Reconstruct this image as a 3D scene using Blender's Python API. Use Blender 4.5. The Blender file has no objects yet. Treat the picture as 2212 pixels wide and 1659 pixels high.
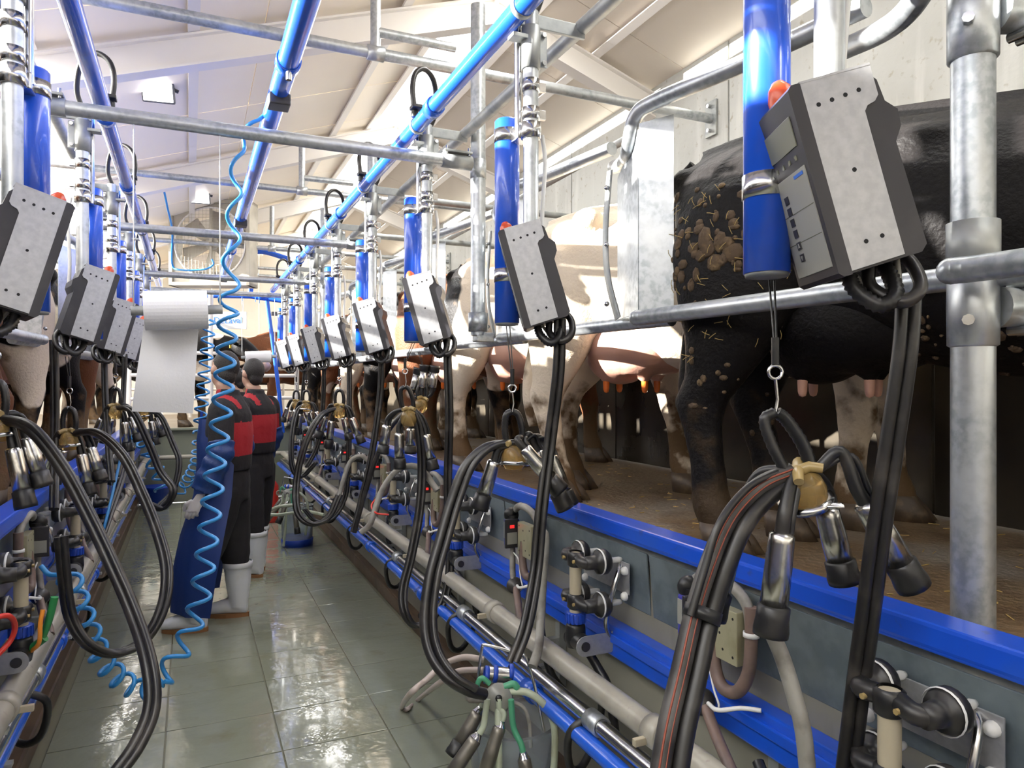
import bpy, bmesh, math, random
from mathutils import Vector, Matrix, Euler
random.seed(7)
SC = bpy.context.scene
COL = SC.collection
R = math.radians
V = Vector

# ------------------------------------------------------------------ camera, sky, sun, exposure
F_PX, YAW, EYE = 1530.0, R(24.43), 1.6
cam_d = bpy.data.cameras.new('camera'); cam = bpy.data.objects.new('camera', cam_d); COL.objects.link(cam)
cam.location = (0, 0, EYE); cam.rotation_euler = (R(90), 0, -YAW)
cam_d.sensor_width = 36.0; cam_d.lens = F_PX / 2212 * 36.0; cam_d.clip_start = 0.02
SC.camera = cam
SC.cycles.use_denoising = True
SC.cycles.max_bounces = 10
SC.cycles.diffuse_bounces = 6
SC.cycles.transparent_max_bounces = 12
SC.cycles.sample_clamp_indirect = 8.0

world = bpy.data.worlds.new('sky'); SC.world = world; world.use_nodes = True
bg = world.node_tree.nodes['Background']
bg.inputs[0].default_value = (0.97, 0.98, 1.0, 1); bg.inputs[1].default_value = 1.3

sun_d = bpy.data.lights.new('sun', 'SUN'); sun = bpy.data.objects.new('sun', sun_d); COL.objects.link(sun)
sun_d.energy = 34.0; sun_d.angle = R(0.6); sun_d.color = (1.0, 0.94, 0.84)
sun.location = (-6, 4, 8)
sun.rotation_euler = V((1.0, -0.25, -0.325)).to_track_quat('-Z', 'Y').to_euler()

def area(name, loc, size, direction, watts, color=(1, 1, 1)):
    d = bpy.data.lights.new(name, 'AREA'); o = bpy.data.objects.new(name, d); COL.objects.link(o)
    d.shape = 'RECTANGLE'; d.size, d.size_y = size; d.energy = watts; d.color = color
    o.location = loc; o.rotation_euler = V(direction).to_track_quat('-Z', 'Y').to_euler()
    return o
# daylight falling in through the two rows of roof lights
area('eave_roof_light_daylight', (-1.7, 6.0, 3.18), (15.0, 1.4), (0.45, 0, -1), 35, (1.0, 0.985, 0.95))
area('ridge_roof_light_daylight', (2.05, 6.5, 4.36), (15.0, 0.45), (-0.12, 0, -1), 60, (1.0, 0.985, 0.95))

SC.view_settings.view_transform = 'Standard'
try: SC.view_settings.look = 'None'
except Exception: pass
SC.view_settings.gamma = 1.0
SC.view_settings.use_curve_mapping = False
SC.view_settings.exposure = 1.52

# ------------------------------------------------------------------ helpers
_st, _ct = math.sin(YAW), math.cos(YAW)
def P(px, py, s=None, X=None, Y=None, Z=None):
    """the point of the place that the photograph shows at (px, py), given one known distance or plane"""
    u, v = (px - 1106.0) / F_PX, (py - 829.5) / F_PX
    dx, dy, dz = _st + _ct * u, _ct - _st * u, -v
    if s is None:
        s = X / dx if X is not None else (Y / dy if Y is not None else (Z - EYE) / dz)
    return V((dx * s, dy * s, EYE + dz * s))

def spline(pts, k=6):
    pts = [V(p) for p in pts]
    if len(pts) < 3 or k < 2: return pts
    out = []
    n = len(pts)
    for i in range(n - 1):
        p0 = pts[i - 1] if i else pts[0] * 2 - pts[1]
        p1, p2 = pts[i], pts[i + 1]
        p3 = pts[i + 2] if i + 2 < n else pts[-1] * 2 - pts[-2]
        for j in range(k):
            t = j / k
            out.append(0.5 * ((2 * p1) + (p2 - p0) * t + (2 * p0 - 5 * p1 + 4 * p2 - p3) * t * t + (3 * p1 - p0 - 3 * p2 + p3) * t ** 3))
    out.append(pts[-1])
    return out

def frame(axis):
    a = V(axis).normalized()
    h = V((0, 0, 1)) if abs(a.z) < 0.95 else V((1, 0, 0))
    x = h.cross(a).normalized(); y = a.cross(x)
    return Matrix((x, y, a)).transposed()

class MB:
    def __init__(self):
        self.v, self.f, self.s, self.m = [], [], [], []
    def add(self, vs, fs, smooth=True, m=0):
        b = len(self.v)
        self.v += [tuple(p) for p in vs]
        self.f += [tuple(i + b for i in q) for q in fs]
        self.s += [smooth] * len(fs); self.m += [m] * len(fs)
        return self
    def tube(self, pts, r, n=10, cap=True, m=0, flat=1.0):
        pts = [V(p) for p in pts]
        N = len(pts)
        rs = r if isinstance(r, (list, tuple)) else [r] * N
        t = [(pts[min(i + 1, N - 1)] - pts[max(i - 1, 0)]).normalized() for i in range(N)]
        M = frame(t[0]); x = M.col[0].copy()
        vs, fs = [], []
        for i in range(N):
            x = (x - t[i] * x.dot(t[i]))
            x = x.normalized() if x.length > 1e-6 else frame(t[i]).col[0]
            y = t[i].cross(x)
            for j in range(n):
                a = 2 * math.pi * j / n
                vs.append(pts[i] + (x * math.cos(a) + y * math.sin(a) * flat) * rs[i])
        for i in range(N - 1):
            for j in range(n):
                k = (j + 1) % n
                fs.append((i * n + j, i * n + k, (i + 1) * n + k, (i + 1) * n + j))
        self.add(vs, fs, True, m)
        if cap:
            self.add(vs[:n], [tuple(range(n))[::-1]], False, m); self.add(vs[-n:], [tuple(range(n))], False, m)
        return self
    def cyl(self, a, b, r, n=14, m=0, r2=None):
        return self.tube([a, b], [r, r if r2 is None else r2], n, True, m)
    def lathe(self, prof, origin=(0, 0, 0), axis=(0, 0, 1), n=16, m=0, smooth=True):
        M = frame(axis); o = V(origin); vs, fs = [], []
        if V(axis).normalized().z > 0.999: M = Matrix.Identity(3)
        for r, z in prof:
            for j in range(n):
                a = 2 * math.pi * j / n
                vs.append(o + M @ V((r * math.cos(a), r * math.sin(a), z)))
        for i in range(len(prof) - 1):
            for j in range(n):
                k = (j + 1) % n
                fs.append((i * n + j, i * n + k, (i + 1) * n + k, (i + 1) * n + j))
        return self.add(vs, fs, smooth, m)
    def box(self, c, size, rot=None, bevel=0.0, m=0):
        bm = bmesh.new(); bmesh.ops.create_cube(bm, size=1.0)
        for w in bm.verts: w.co = V((w.co.x * size[0], w.co.y * size[1], w.co.z * size[2]))
        if bevel: bmesh.ops.bevel(bm, geom=bm.edges[:], offset=bevel, segments=2, profile=0.6, affect='EDGES')
        rm = rot if rot is not None else Matrix.Identity(3)
        bm.verts.index_update()
        self.add([V(c) + rm @ w.co for w in bm.verts], [[q.index for q in f.verts] for f in bm.faces], False, m)
        bm.free(); return self
    def prism(self, poly, t, M=None, m=0, smooth=False):
        """2-D outline extruded by t along local z (centred), then moved by M (4x4)"""
        n = len(poly); M = M or Matrix.Identity(4)
        vs = [M @ V((p[0], p[1], -t / 2)) for p in poly] + [M @ V((p[0], p[1], t / 2)) for p in poly]
        fs = [tuple(range(n))[::-1], tuple(range(n, 2 * n))] + [(i, (i + 1) % n, n + (i + 1) % n, n + i) for i in range(n)]
        return self.add(vs, fs, smooth, m)
    def ell(self, c, r, rot=None, n=14, m=0):
        rm = rot if rot is not None else Matrix.Identity(3); h = n // 2 + 1
        vs, fs = [], []
        for i in range(h + 1):
            th = math.pi * i / h
            for j in range(n):
                a = 2 * math.pi * j / n
                vs.append(V(c) + rm @ V((r[0] * math.sin(th) * math.cos(a), r[1] * math.sin(th) * math.sin(a), -r[2] * math.cos(th))))
        for i in range(h):
            for j in range(n):
                k = (j + 1) % n
                fs.append((i * n + j, i * n + k, (i + 1) * n + k, (i + 1) * n + j))
        return self.add(vs, fs, True, m)
    def loft(self, rings, m=0, cap=True):
        """rings: (centre, half_x_vector, half_y_vector)"""
        n = 16; vs, fs = [], []
        for c, a, b in rings:
            for j in range(n):
                t = 2 * math.pi * j / n
                vs.append(V(c) + V(a) * math.cos(t) + V(b) * math.sin(t))
        for i in range(len(rings) - 1):
            for j in range(n):
                k = (j + 1) % n
                fs.append((i * n + j, i * n + k, (i + 1) * n + k, (i + 1) * n + j))
        if cap: fs += [tuple(range(n))[::-1], tuple(range((len(rings) - 1) * n, len(rings) * n))]
        return self.add(vs, fs, True, m)
    def mesh(self, name, mats, off=None):
        me = bpy.data.meshes.new(name)
        o = V(off) if off is not None else V((0, 0, 0))
        me.from_pydata([(p[0] - o.x, p[1] - o.y, p[2] - o.z) for p in self.v], [], self.f)
        me.polygons.foreach_set('use_smooth', self.s)
        for q in (mats if isinstance(mats, (list, tuple)) else [mats]): me.materials.append(q)
        me.polygons.foreach_set('material_index', self.m)
        bm = bmesh.new(); bm.from_mesh(me); bmesh.ops.recalc_face_normals(bm, faces=bm.faces[:]); bm.to_mesh(me); bm.free()
        me.update(); return me
    def part(self, name, mat, parent, world=True, label=None, kind=None):
        """a child mesh; geometry is in world space (world=True) or in the parent's space"""
        off = parent_origin(parent) if world else None
        o = bpy.data.objects.new(name, self.mesh(name, mat, off)); COL.objects.link(o); o.parent = parent
        if label: o['label'] = label
        if kind: o['kind'] = kind
        return o
    def solo(self, name, mat, label, cat, group=None, origin=None):
        c = V(origin) if origin is not None else V((sum(p[0] for p in self.v) / len(self.v), sum(p[1] for p in self.v) / len(self.v), min(p[2] for p in self.v)))
        o = bpy.data.objects.new(name, self.mesh(name, mat, c)); COL.objects.link(o); o.location = c
        return tag(o, label, cat, group)
    def struct(self, name, mat, parent=None):
        o = bpy.data.objects.new(name, self.mesh(name, mat)); COL.objects.link(o)
        if parent is not None: o.parent = parent
        else: o['kind'] = 'structure'
        return o

def parent_origin(p):
    o = V((0, 0, 0))
    while p is not None:
        o += V(p.location); p = p.parent
    return o
def tag(o, label, cat, group=None):
    o['label'] = label; o['category'] = cat
    if group: o['group'] = group
    return o
def thing(name, loc, label, cat, group=None, rz=0.0):
    o = bpy.data.objects.new(name, None); COL.objects.link(o)
    o.empty_display_size = 0.05; o.location = loc; o.rotation_euler = (0, 0, rz)
    return tag(o, label, cat, group)
def copy_tree(o, loc, label=None, rz=None, parent=None, skip=()):
    c = o.copy(); COL.objects.link(c)
    if parent is not None: c.parent = parent
    else:
        c.location = loc
        if rz is not None: c.rotation_euler = (0, 0, rz)
        if label: c['label'] = label
    for ch in list(o.children):
        if ch.name.split('.')[0] in skip: continue
        copy_tree(ch, None, parent=c)
    return c
def remesh(mb, name, voxel, smooth=4, mats=(), factor=0.5):
    me = mb.mesh(name + '_base', []); ob = bpy.data.objects.new('remesh_work', me); COL.objects.link(ob)
    md = ob.modifiers.new('r', 'REMESH'); md.mode = 'VOXEL'; md.voxel_size = voxel; md.use_smooth_shade = True
    if smooth:
        sm = ob.modifiers.new('s', 'SMOOTH'); sm.iterations = smooth; sm.factor = factor
    dg = bpy.context.evaluated_depsgraph_get()
    out = bpy.data.meshes.new_from_object(ob.evaluated_get(dg)); out.name = name
    bpy.data.objects.remove(ob); bpy.data.meshes.remove(me)
    out.materials.clear()
    for q in mats: out.materials.append(q)
    out.polygons.foreach_set('use_smooth', [True] * len(out.polygons))
    return out
def link_mesh(name, me, parent, label=None):
    o = bpy.data.objects.new(name, me); COL.objects.link(o); o.parent = parent
    if label: o['label'] = label
    return o
ORD = ['first', 'second', 'third', 'fourth', 'fifth', 'sixth', 'seventh', 'eighth', 'ninth', 'tenth', 'eleventh', 'twelfth']

# ------------------------------------------------------------------ materials
def mat(name, col, rough=0.5, metal=0.0, noise=None, bump=None, coat=0.0, spec=0.5, trans=0.0, emit=None, coords='Object', ior=None, alpha=None):
    """noise: list of (scale, colour, low, high, detail) layers mixed over the base colour"""
    m = bpy.data.materials.new(name); m.use_nodes = True
    nt = m.node_tree; N = nt.nodes; L = nt.links; b = N['Principled BSDF']
    b.inputs['Base Color'].default_value = (*col, 1); b.inputs['Roughness'].default_value = rough
    b.inputs['Metallic'].default_value = metal; b.inputs['Specular IOR Level'].default_value = spec
    if coat: b.inputs['Coat Weight'].default_value = coat; b.inputs['Coat Roughness'].default_value = 0.06
    if trans: b.inputs['Transmission Weight'].default_value = trans
    if ior: b.inputs['IOR'].default_value = ior
    if alpha is not None: b.inputs['Alpha'].default_value = alpha
    if emit: b.inputs['Emission Color'].default_value = (*emit[0], 1); b.inputs['Emission Strength'].default_value = emit[1]
    if noise or bump:
        tc = N.new('ShaderNodeTexCoord'); src = tc.outputs[coords]
        prev = None
        for sc_, c2, lo, hi, det in (noise or []):
            mp = N.new('ShaderNodeMapping'); L.new(src, mp.inputs[0])
            if isinstance(sc_, (tuple, list)): mp.inputs['Scale'].default_value = sc_
            else: mp.inputs['Scale'].default_value = (sc_,) * 3
            mp.inputs['Location'].default_value = (random.uniform(-9, 9), random.uniform(-9, 9), random.uniform(-9, 9))
            nz = N.new('ShaderNodeTexNoise'); L.new(mp.outputs[0], nz.inputs['Vector']); nz.inputs['Scale'].default_value = 1.0; nz.inputs['Detail'].default_value = det
            mr = N.new('ShaderNodeMapRange'); L.new(nz.outputs['Fac'], mr.inputs[0]); mr.inputs[1].default_value = lo; mr.inputs[2].default_value = hi
            mx = N.new('ShaderNodeMix'); mx.data_type = 'RGBA'; L.new(mr.outputs[0], mx.inputs[0])
            if prev is None: mx.inputs[6].default_value = (*col, 1)
            else: L.new(prev, mx.inputs[6])
            mx.inputs[7].default_value = (*c2, 1); prev = mx.outputs[2]
        if prev is not None: L.new(prev, b.inputs['Base Color'])
        if bump:
            nz = N.new('ShaderNodeTexNoise'); L.new(src, nz.inputs['Vector']); nz.inputs['Scale'].default_value = bump[0]; nz.inputs['Detail'].default_value = 4
            bp = N.new('ShaderNodeBump'); L.new(nz.outputs['Fac'], bp.inputs['Height']); bp.inputs['Strength'].default_value = bump[1]; bp.inputs['Distance'].default_value = bump[2] if len(bump) > 2 else 0.01
            L.new(bp.outputs[0], b.inputs['Normal'])
    return m

GALV = mat('galvanised_steel', (0.50, 0.53, 0.55), 0.38, 0.75, [(45, (0.36, 0.39, 0.41), 0.42, 0.62, 3), (6, (0.58, 0.60, 0.61), 0.45, 0.7, 4)])
GALVD = mat('dull_galvanised_steel', (0.33, 0.345, 0.345), 0.5, 0.55, [(30, (0.28, 0.30, 0.30), 0.4, 0.65, 4), (8, (0.46, 0.47, 0.45), 0.45, 0.7, 4)])
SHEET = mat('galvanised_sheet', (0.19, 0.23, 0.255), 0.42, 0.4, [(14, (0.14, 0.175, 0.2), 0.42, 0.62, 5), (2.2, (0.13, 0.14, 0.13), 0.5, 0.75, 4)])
STEEL = mat('stainless_steel', (0.62, 0.62, 0.62), 0.2, 1.0, [(20, (0.5, 0.5, 0.5), 0.4, 0.7, 3)])
BRUSH = mat('brushed_plate', (0.42, 0.425, 0.44), 0.42, 0.6, [(60, (0.36, 0.365, 0.38), 0.35, 0.65, 3)])
SHELL = mat('teat_cup_steel', (0.60, 0.59, 0.57), 0.24, 1.0, [(70, (0.42, 0.41, 0.39), 0.5, 0.7, 3), (9, (0.40, 0.38, 0.34), 0.55, 0.75, 3)])
BLUE = mat('blue_paint', (0.008, 0.085, 0.62), 0.3, 0.0, [(5, (0.012, 0.07, 0.45), 0.5, 0.75, 4)], coat=0.4)
BLUEP = mat('blue_pipe_paint', (0.012, 0.10, 0.60), 0.26, 0.0, [(9, (0.02, 0.09, 0.42), 0.55, 0.75, 4)], coat=0.5)
LIP = mat('blue_kerb_plastic', (0.008, 0.075, 0.58), 0.32, 0.0, [(4, (0.03, 0.10, 0.45), 0.5, 0.8, 5), (18, (0.05, 0.06, 0.2), 0.66, 0.8, 5)], coat=0.2)
RUBBER = mat('black_rubber', (0.012, 0.012, 0.013), 0.38, 0.0, [(14, (0.045, 0.04, 0.036), 0.5, 0.75, 5)], spec=0.5)
HOSE = mat('black_hose', (0.014, 0.013, 0.013), 0.34, 0.0, [(11, (0.07, 0.062, 0.055), 0.52, 0.8, 5)], spec=0.5)
STRIPE = mat('red_stripe', (0.24, 0.05, 0.025), 0.5)
GHOSE = mat('dirty_grey_hose', (0.26, 0.25, 0.225), 0.5, 0.0, [(16, (0.13, 0.115, 0.1), 0.48, 0.72, 5)])
BHOSE = mat('brown_hose', (0.17, 0.115, 0.095), 0.5, 0.0, [(14, (0.07, 0.055, 0.05), 0.45, 0.72, 5)])
BOXM = mat('charcoal_plastic', (0.022, 0.021, 0.026), 0.42, 0.0, [(10, (0.04, 0.038, 0.042), 0.5, 0.75, 4)])
HOLE = mat('dark_hole', (0.004, 0.004, 0.005), 0.8)
ORANGE = mat('orange_lamp', (0.75, 0.10, 0.03), 0.25, trans=0.25)
KEYP = mat('keypad_film', (0.27, 0.27, 0.245), 0.4)
LCD = mat('grey_display', (0.15, 0.155, 0.11), 0.2)
AMBER = mat('amber_bowl', (0.62, 0.42, 0.16), 0.15, trans=0.7, ior=1.3)
AMBERS = mat('amber_plastic', (0.45, 0.33, 0.14), 0.25, trans=0.25)
WPLAST = mat('white_plastic', (0.72, 0.72, 0.70), 0.35)
MILKP = mat('off_white_pipe', (0.34, 0.32, 0.27), 0.32, 0.0, [(7, (0.22, 0.20, 0.165), 0.5, 0.75, 5), (40, (0.26, 0.23, 0.2), 0.62, 0.75, 4)])
CREAMT = mat('cream_tube', (0.42, 0.37, 0.27), 0.35, 0.0, [(12, (0.25, 0.2, 0.14), 0.5, 0.8, 4)])
NUT = mat('blue_nut_plastic', (0.015, 0.06, 0.42), 0.35)
PULS = mat('violet_blue_plastic', (0.05, 0.05, 0.32), 0.4)
LEDM = mat('red_led', (0.4, 0.01, 0.01), 0.4, emit=((1, 0.02, 0.02), 0.5))
BRASSY = mat('yellowed_block', (0.42, 0.40, 0.27), 0.35, 0.35, [(9, (0.27, 0.25, 0.14), 0.5, 0.75, 5)])
CREAM = mat('cream_wall_paint', (0.235, 0.225, 0.185), 0.45, 0.0, [(3.0, (0.19, 0.175, 0.135), 0.5, 0.75, 6), ((6, 6, 1.2), (0.11, 0.1, 0.075), 0.62, 0.8, 4)])
PLINTH = mat('dirty_brown_footing', (0.10, 0.06, 0.033), 0.45, 0.0, [(6, (0.05, 0.03, 0.018), 0.4, 0.7, 5), (3, (0.2, 0.17, 0.13), 0.6, 0.8, 4)])
GREENW = mat('green_grey_wall_paint', (0.19, 0.205, 0.16), 0.4, 0.0, [(2.5, (0.19, 0.2, 0.155), 0.5, 0.75, 5)])
CONC = mat('fair_faced_concrete', (0.50, 0.51, 0.485), 0.75, 0.0, [(1.3, (0.40, 0.40, 0.37), 0.45, 0.7, 7), ((7, 7, 0.8), (0.59, 0.595, 0.565), 0.55, 0.75, 5), (22, (0.36, 0.335, 0.28), 0.62, 0.74, 4)], bump=(18, 0.25))
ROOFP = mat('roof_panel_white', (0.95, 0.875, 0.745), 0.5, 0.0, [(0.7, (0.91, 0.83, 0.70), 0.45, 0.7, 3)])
ROOFR = mat('roof_panel_dim', (0.665, 0.60, 0.52), 0.5)  # white panel darkened: the right slope's weaker light put into the colour
WSTEEL = mat('white_painted_steel', (0.80, 0.77, 0.73), 0.4)
WALLW = mat('white_wall_panel', (0.74, 0.71, 0.64), 0.5, 0.0, [(1.0, (0.62, 0.59, 0.5), 0.5, 0.75, 5)])
BOARD = mat('wet_underlit_board', (0.055, 0.047, 0.036), 0.22, 0.35, [(3, (0.085, 0.07, 0.05), 0.45, 0.7, 5), (0.9, (0.035, 0.03, 0.024), 0.5, 0.7, 4)], bump=(3.0, 0.25, 0.02))  # dark tone holds the lack of light behind the cows' legs
DUNG = mat('dry_dung', (0.075, 0.047, 0.025), 0.85, 0.0, [(30, (0.13, 0.085, 0.04), 0.5, 0.7, 5)], bump=(60, 0.6))
STRAW = mat('straw', (0.36, 0.25, 0.075), 0.6)
PLAT = mat('wet_cow_standing', (0.15, 0.098, 0.052), 0.3, 0.0, [(3, (0.19, 0.145, 0.095), 0.45, 0.7, 6), (9, (0.085, 0.05, 0.026), 0.5, 0.72, 6), (1.2, (0.22, 0.2, 0.175), 0.55, 0.7, 4), (60, (0.32, 0.25, 0.15), 0.68, 0.76, 3)], bump=(40, 0.5))
def tile_mat(name, a):
    m = mat(name, a, 0.09, 0.0, [(2.2, (0.21, 0.22, 0.155), 0.45, 0.75, 6), (5.0, (0.185, 0.17, 0.095), 0.60, 0.85, 6)], spec=0.7, coords='Generated', coat=0.5)
    nt = m.node_tree; N, L = nt.nodes, nt.links; b = N['Principled BSDF']
    g = N.new('ShaderNodeNewGeometry')
    n1 = N.new('ShaderNodeTexNoise'); n1.inputs['Scale'].default_value = 9.0; n1.inputs['Detail'].default_value = 3; L.new(g.outputs['Position'], n1.inputs['Vector'])
    bp = N.new('ShaderNodeBump'); bp.inputs['Strength'].default_value = 0.45; bp.inputs['Distance'].default_value = 0.012; L.new(n1.outputs['Fac'], bp.inputs['Height']); L.new(bp.outputs[0], b.inputs['Normal'])
    n2 = N.new('ShaderNodeTexNoise'); n2.inputs['Scale'].default_value = 3.0; n2.inputs['Detail'].default_value = 4; L.new(g.outputs['Position'], n2.inputs['Vector'])
    mr = N.new('ShaderNodeMapRange'); L.new(n2.outputs['Fac'], mr.inputs[0]); mr.inputs[1].default_value = 0.35; mr.inputs[2].default_value = 0.7; mr.inputs[3].default_value = 0.04; mr.inputs[4].default_value = 0.2; L.new(mr.outputs[0], b.inputs['Roughness'])
    for nd in N:
        if nd.type == 'MAPPING': 
            for l in list(nd.inputs[0].links): L.remove(l)
            L.new(g.outputs['Position'], nd.inputs[0])
    return m
TILE = tile_mat('wet_green_grey_tile', (0.245, 0.265, 0.205))
GROUT = mat('dark_grout', (0.20, 0.20, 0.14), 0.25)
GLAZE = bpy.data.materials.new('roof_light_sheet'); GLAZE.use_nodes = True
def glaze(m, tint, mixf):
    nt = m.node_tree; N, L = nt.nodes, nt.links
    for n in list(N):
        if n.type == 'BSDF_PRINCIPLED': N.remove(n)
    tr = N.new('ShaderNodeBsdfTransparent'); tr.inputs[0].default_value = (*tint, 1)
    tl = N.new('ShaderNodeBsdfTranslucent'); tl.inputs[0].default_value = (0.9, 0.9, 0.88, 1)
    gl = N.new('ShaderNodeBsdfGlossy'); gl.inputs['Roughness'].default_value = 0.1
    m1 = N.new('ShaderNodeMixShader'); m1.inputs[0].default_value = mixf; L.new(tr.outputs[0], m1.inputs[1]); L.new(tl.outputs[0], m1.inputs[2])
    m2 = N.new('ShaderNodeMixShader'); m2.inputs[0].default_value = 0.05; L.new(m1.outputs[0], m2.inputs[1]); L.new(gl.outputs[0], m2.inputs[2])
    out = [n for n in N if n.type == 'OUTPUT_MATERIAL'][0]; L.new(m2.outputs[0], out.inputs[0])
glaze(GLAZE, (0.92, 0.93, 0.95), 0.2)
PAPER = mat('white_paper', (0.74, 0.745, 0.76), 0.8, bump=(90, 0.08))
COILM = mat('light_blue_air_hose', (0.03, 0.24, 0.58), 0.3)
SKIN = mat('skin', (0.50, 0.30, 0.22), 0.5)
HAIR = mat('short_dark_hair', (0.014, 0.011, 0.009), 0.55, bump=(180, 0.6))
CLOTHK = mat('black_cloth', (0.012, 0.011, 0.013), 0.85, bump=(14, 0.5, 0.02))
CLOTHR = mat('red_cloth', (0.36, 0.012, 0.02), 0.8, bump=(14, 0.5, 0.02))
CLOTHB = mat('blue_sleeve_cloth', (0.010, 0.038, 0.165), 0.45, bump=(12, 0.6, 0.02))
APRON = mat('blue_apron_vinyl', (0.008, 0.030, 0.155), 0.5, bump=(5, 0.3, 0.02))
GLOVE = mat('milky_glove', (0.58, 0.55, 0.56), 0.4)
BOOT = mat('white_rubber_boot', (0.68, 0.70, 0.74), 0.35, 0.0, [(6, (0.58, 0.58, 0.56), 0.5, 0.75, 4)])
SOLE = mat('tan_boot_sole', (0.26, 0.12, 0.045), 0.6)
GREENP = mat('green_spray_gun', (0.02, 0.20, 0.06), 0.4)
ORANGEP = mat('orange_trigger', (0.75, 0.26, 0.03), 0.4)
REDP = mat('red_plastic', (0.55, 0.03, 0.02), 0.4)
LAMPG = mat('lit_flood_glass', (0.9, 0.9, 1.0), 0.3, emit=((1.0, 0.98, 0.95), 4.0))
LAMPB = mat('grey_lamp_housing', (0.10, 0.10, 0.11), 0.5)
FANM = mat('weathered_fan_steel', (0.46, 0.425, 0.35), 0.5, 0.1, [(5, (0.36, 0.325, 0.26), 0.45, 0.7, 4)])
SIGNM = mat('grey_white_sign', (0.60, 0.61, 0.63), 0.4)
SIGNT = mat('blue_lettering', (0.02, 0.13, 0.55), 0.5)
CLEARP = mat('clear_bucket_plastic', (0.75, 0.8, 0.85), 0.12, trans=0.85, ior=1.1)
BUCKB = mat('blue_bucket_plastic', (0.01, 0.05, 0.38), 0.35)
CYANP = mat('pale_cyan_cup', (0.3, 0.5, 0.52), 0.4)
GREYP = mat('light_grey_case', (0.42, 0.43, 0.42), 0.45)
CLOSEH = mat('milky_green_tube', (0.42, 0.47, 0.36), 0.3, 0.0, [(10, (0.3, 0.3, 0.2), 0.5, 0.75, 4)])
GREENT = mat('green_tube', (0.07, 0.30, 0.17), 0.35)
# ------------------------------------------------------------------ the building
XR, ZR, SL = 2.09, 4.55, 0.336                       # ridge of the roof and its slope
def roof_z(x): return ZR - SL * abs(XR - x)
YA, YB = -3.0, 15.5
KR, KL = 1.33, -0.585                                # kerb faces of the pit, right and left
WR, WL = 1.37, -0.665                                # pit wall faces
RIGHT_WALL, LEFT_WALL = 3.52, -3.2

def empty_struct(name):
    o = bpy.data.objects.new(name, None); COL.objects.link(o); o['kind'] = 'structure'; o.empty_display_size = 0.1; return o

# ceiling: panels, rafters and purlins are pieces of it
ceil = empty_struct('ceiling')
def slab_mesh(name, x0, x1, dy, th, m):
    b = MB(); z0, z1 = roof_z(x0), roof_z(x1)
    vs = [(x0, 0, z0), (x1, 0, z1), (x1, dy, z1), (x0, dy, z0), (x0, 0, z0 + th), (x1, 0, z1 + th), (x1, dy, z1 + th), (x0, dy, z0 + th)]
    b.add(vs, [(0, 1, 2, 3), (4, 5, 6, 7), (0, 1, 5, 4), (1, 2, 6, 5), (2, 3, 7, 6), (3, 0, 4, 7)], False)
    return b.mesh(name, m)
def strip_row(name, x0, x1, m, step=1.0, gap=0.008, th=0.05, y0=None, y1=None):
    me = slab_mesh(name, x0, x1, step - gap, th, m)
    y = YA - 0.5 if y0 is None else y0
    while y < (YB if y1 is None else y1 - .5):
        o = bpy.data.objects.new(name, me); COL.objects.link(o); o.parent = ceil; o.location = (0, y, 0); y += step
strip_row('roof_panel', -0.85, 0.45, ROOFP); strip_row('roof_panel', 0.455, 1.80, ROOFP)
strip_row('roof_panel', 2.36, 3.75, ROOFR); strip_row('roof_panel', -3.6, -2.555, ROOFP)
strip_row('roof_light', 1.805, 2.09, GLAZE, th=0.012); strip_row('roof_light', 2.09, 2.355, GLAZE, th=0.012)
strip_row('roof_light', -1.745, -0.855, GLAZE, th=0.012, step=2.0); strip_row('roof_light', -2.55, -1.75, GLAZE, th=0.012, step=2.0, y0=3.5)
strip_row('roof_light', -2.10, -1.75, GLAZE, th=0.012, step=1.9, y0=YA - .5, y1=2.2); strip_row('roof_panel', -2.55, -2.105, ROOFP, step=1.9, y0=YA - .5, y1=2.2); strip_row('roof_panel', -2.55, -1.75, ROOFP, step=1.3, y0=2.2, y1=3.4)  # unseen panels added to keep sun off the nearest keypad and cow thigh
RAFTERS = [-0.92, 2.0, 4.92, 7.8, 10.7, 13.6]
for y in RAFTERS:
    b = MB()
    for x0, x1 in ((LEFT_WALL, XR), (XR, RIGHT_WALL)):
        for dz0, dz1, w in ((0.045, 0.06, 0.10), (0.06, 0.24, 0.02), (0.24, 0.255, 0.12)):
            za0, za1 = roof_z(x0) - dz0, roof_z(x0) - dz1; zb0, zb1 = roof_z(x1) - dz0, roof_z(x1) - dz1
            h = w / 2
            b.add([(x0, y - h, za0), (x1, y - h, zb0), (x1, y + h, zb0), (x0, y + h, za0), (x0, y - h, za1), (x1, y - h, zb1), (x1, y + h, zb1), (x0, y + h, za1)],
                  [(0, 1, 2, 3), (4, 5, 6, 7), (0, 1, 5, 4), (1, 2, 6, 5), (2, 3, 7, 6), (3, 0, 4, 7)], False)
    b.box((XR, y, ZR - 0.17), (0.014, 0.13, 0.3))
    b.struct('rafter', WSTEEL, ceil)
for x in (-2.56, -1.75, -0.84, 0.02, 0.72, 1.40, 1.79, 2.38, 2.95):
    b = MB(); ang = math.atan(SL) * (1 if x > XR else -1)
    rot = Matrix.Rotation(ang, 3, 'Y')
    b.box((x, (YA + YB) / 2, roof_z(x) - 0.035), (0.07, YB - YA + 1, 0.014), rot); b.box((x, (YA + YB) / 2, roof_z(x) - 0.02), (0.014, YB - YA + 1, 0.04), rot)
    b.struct('purlin', WSTEEL, ceil)
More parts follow.
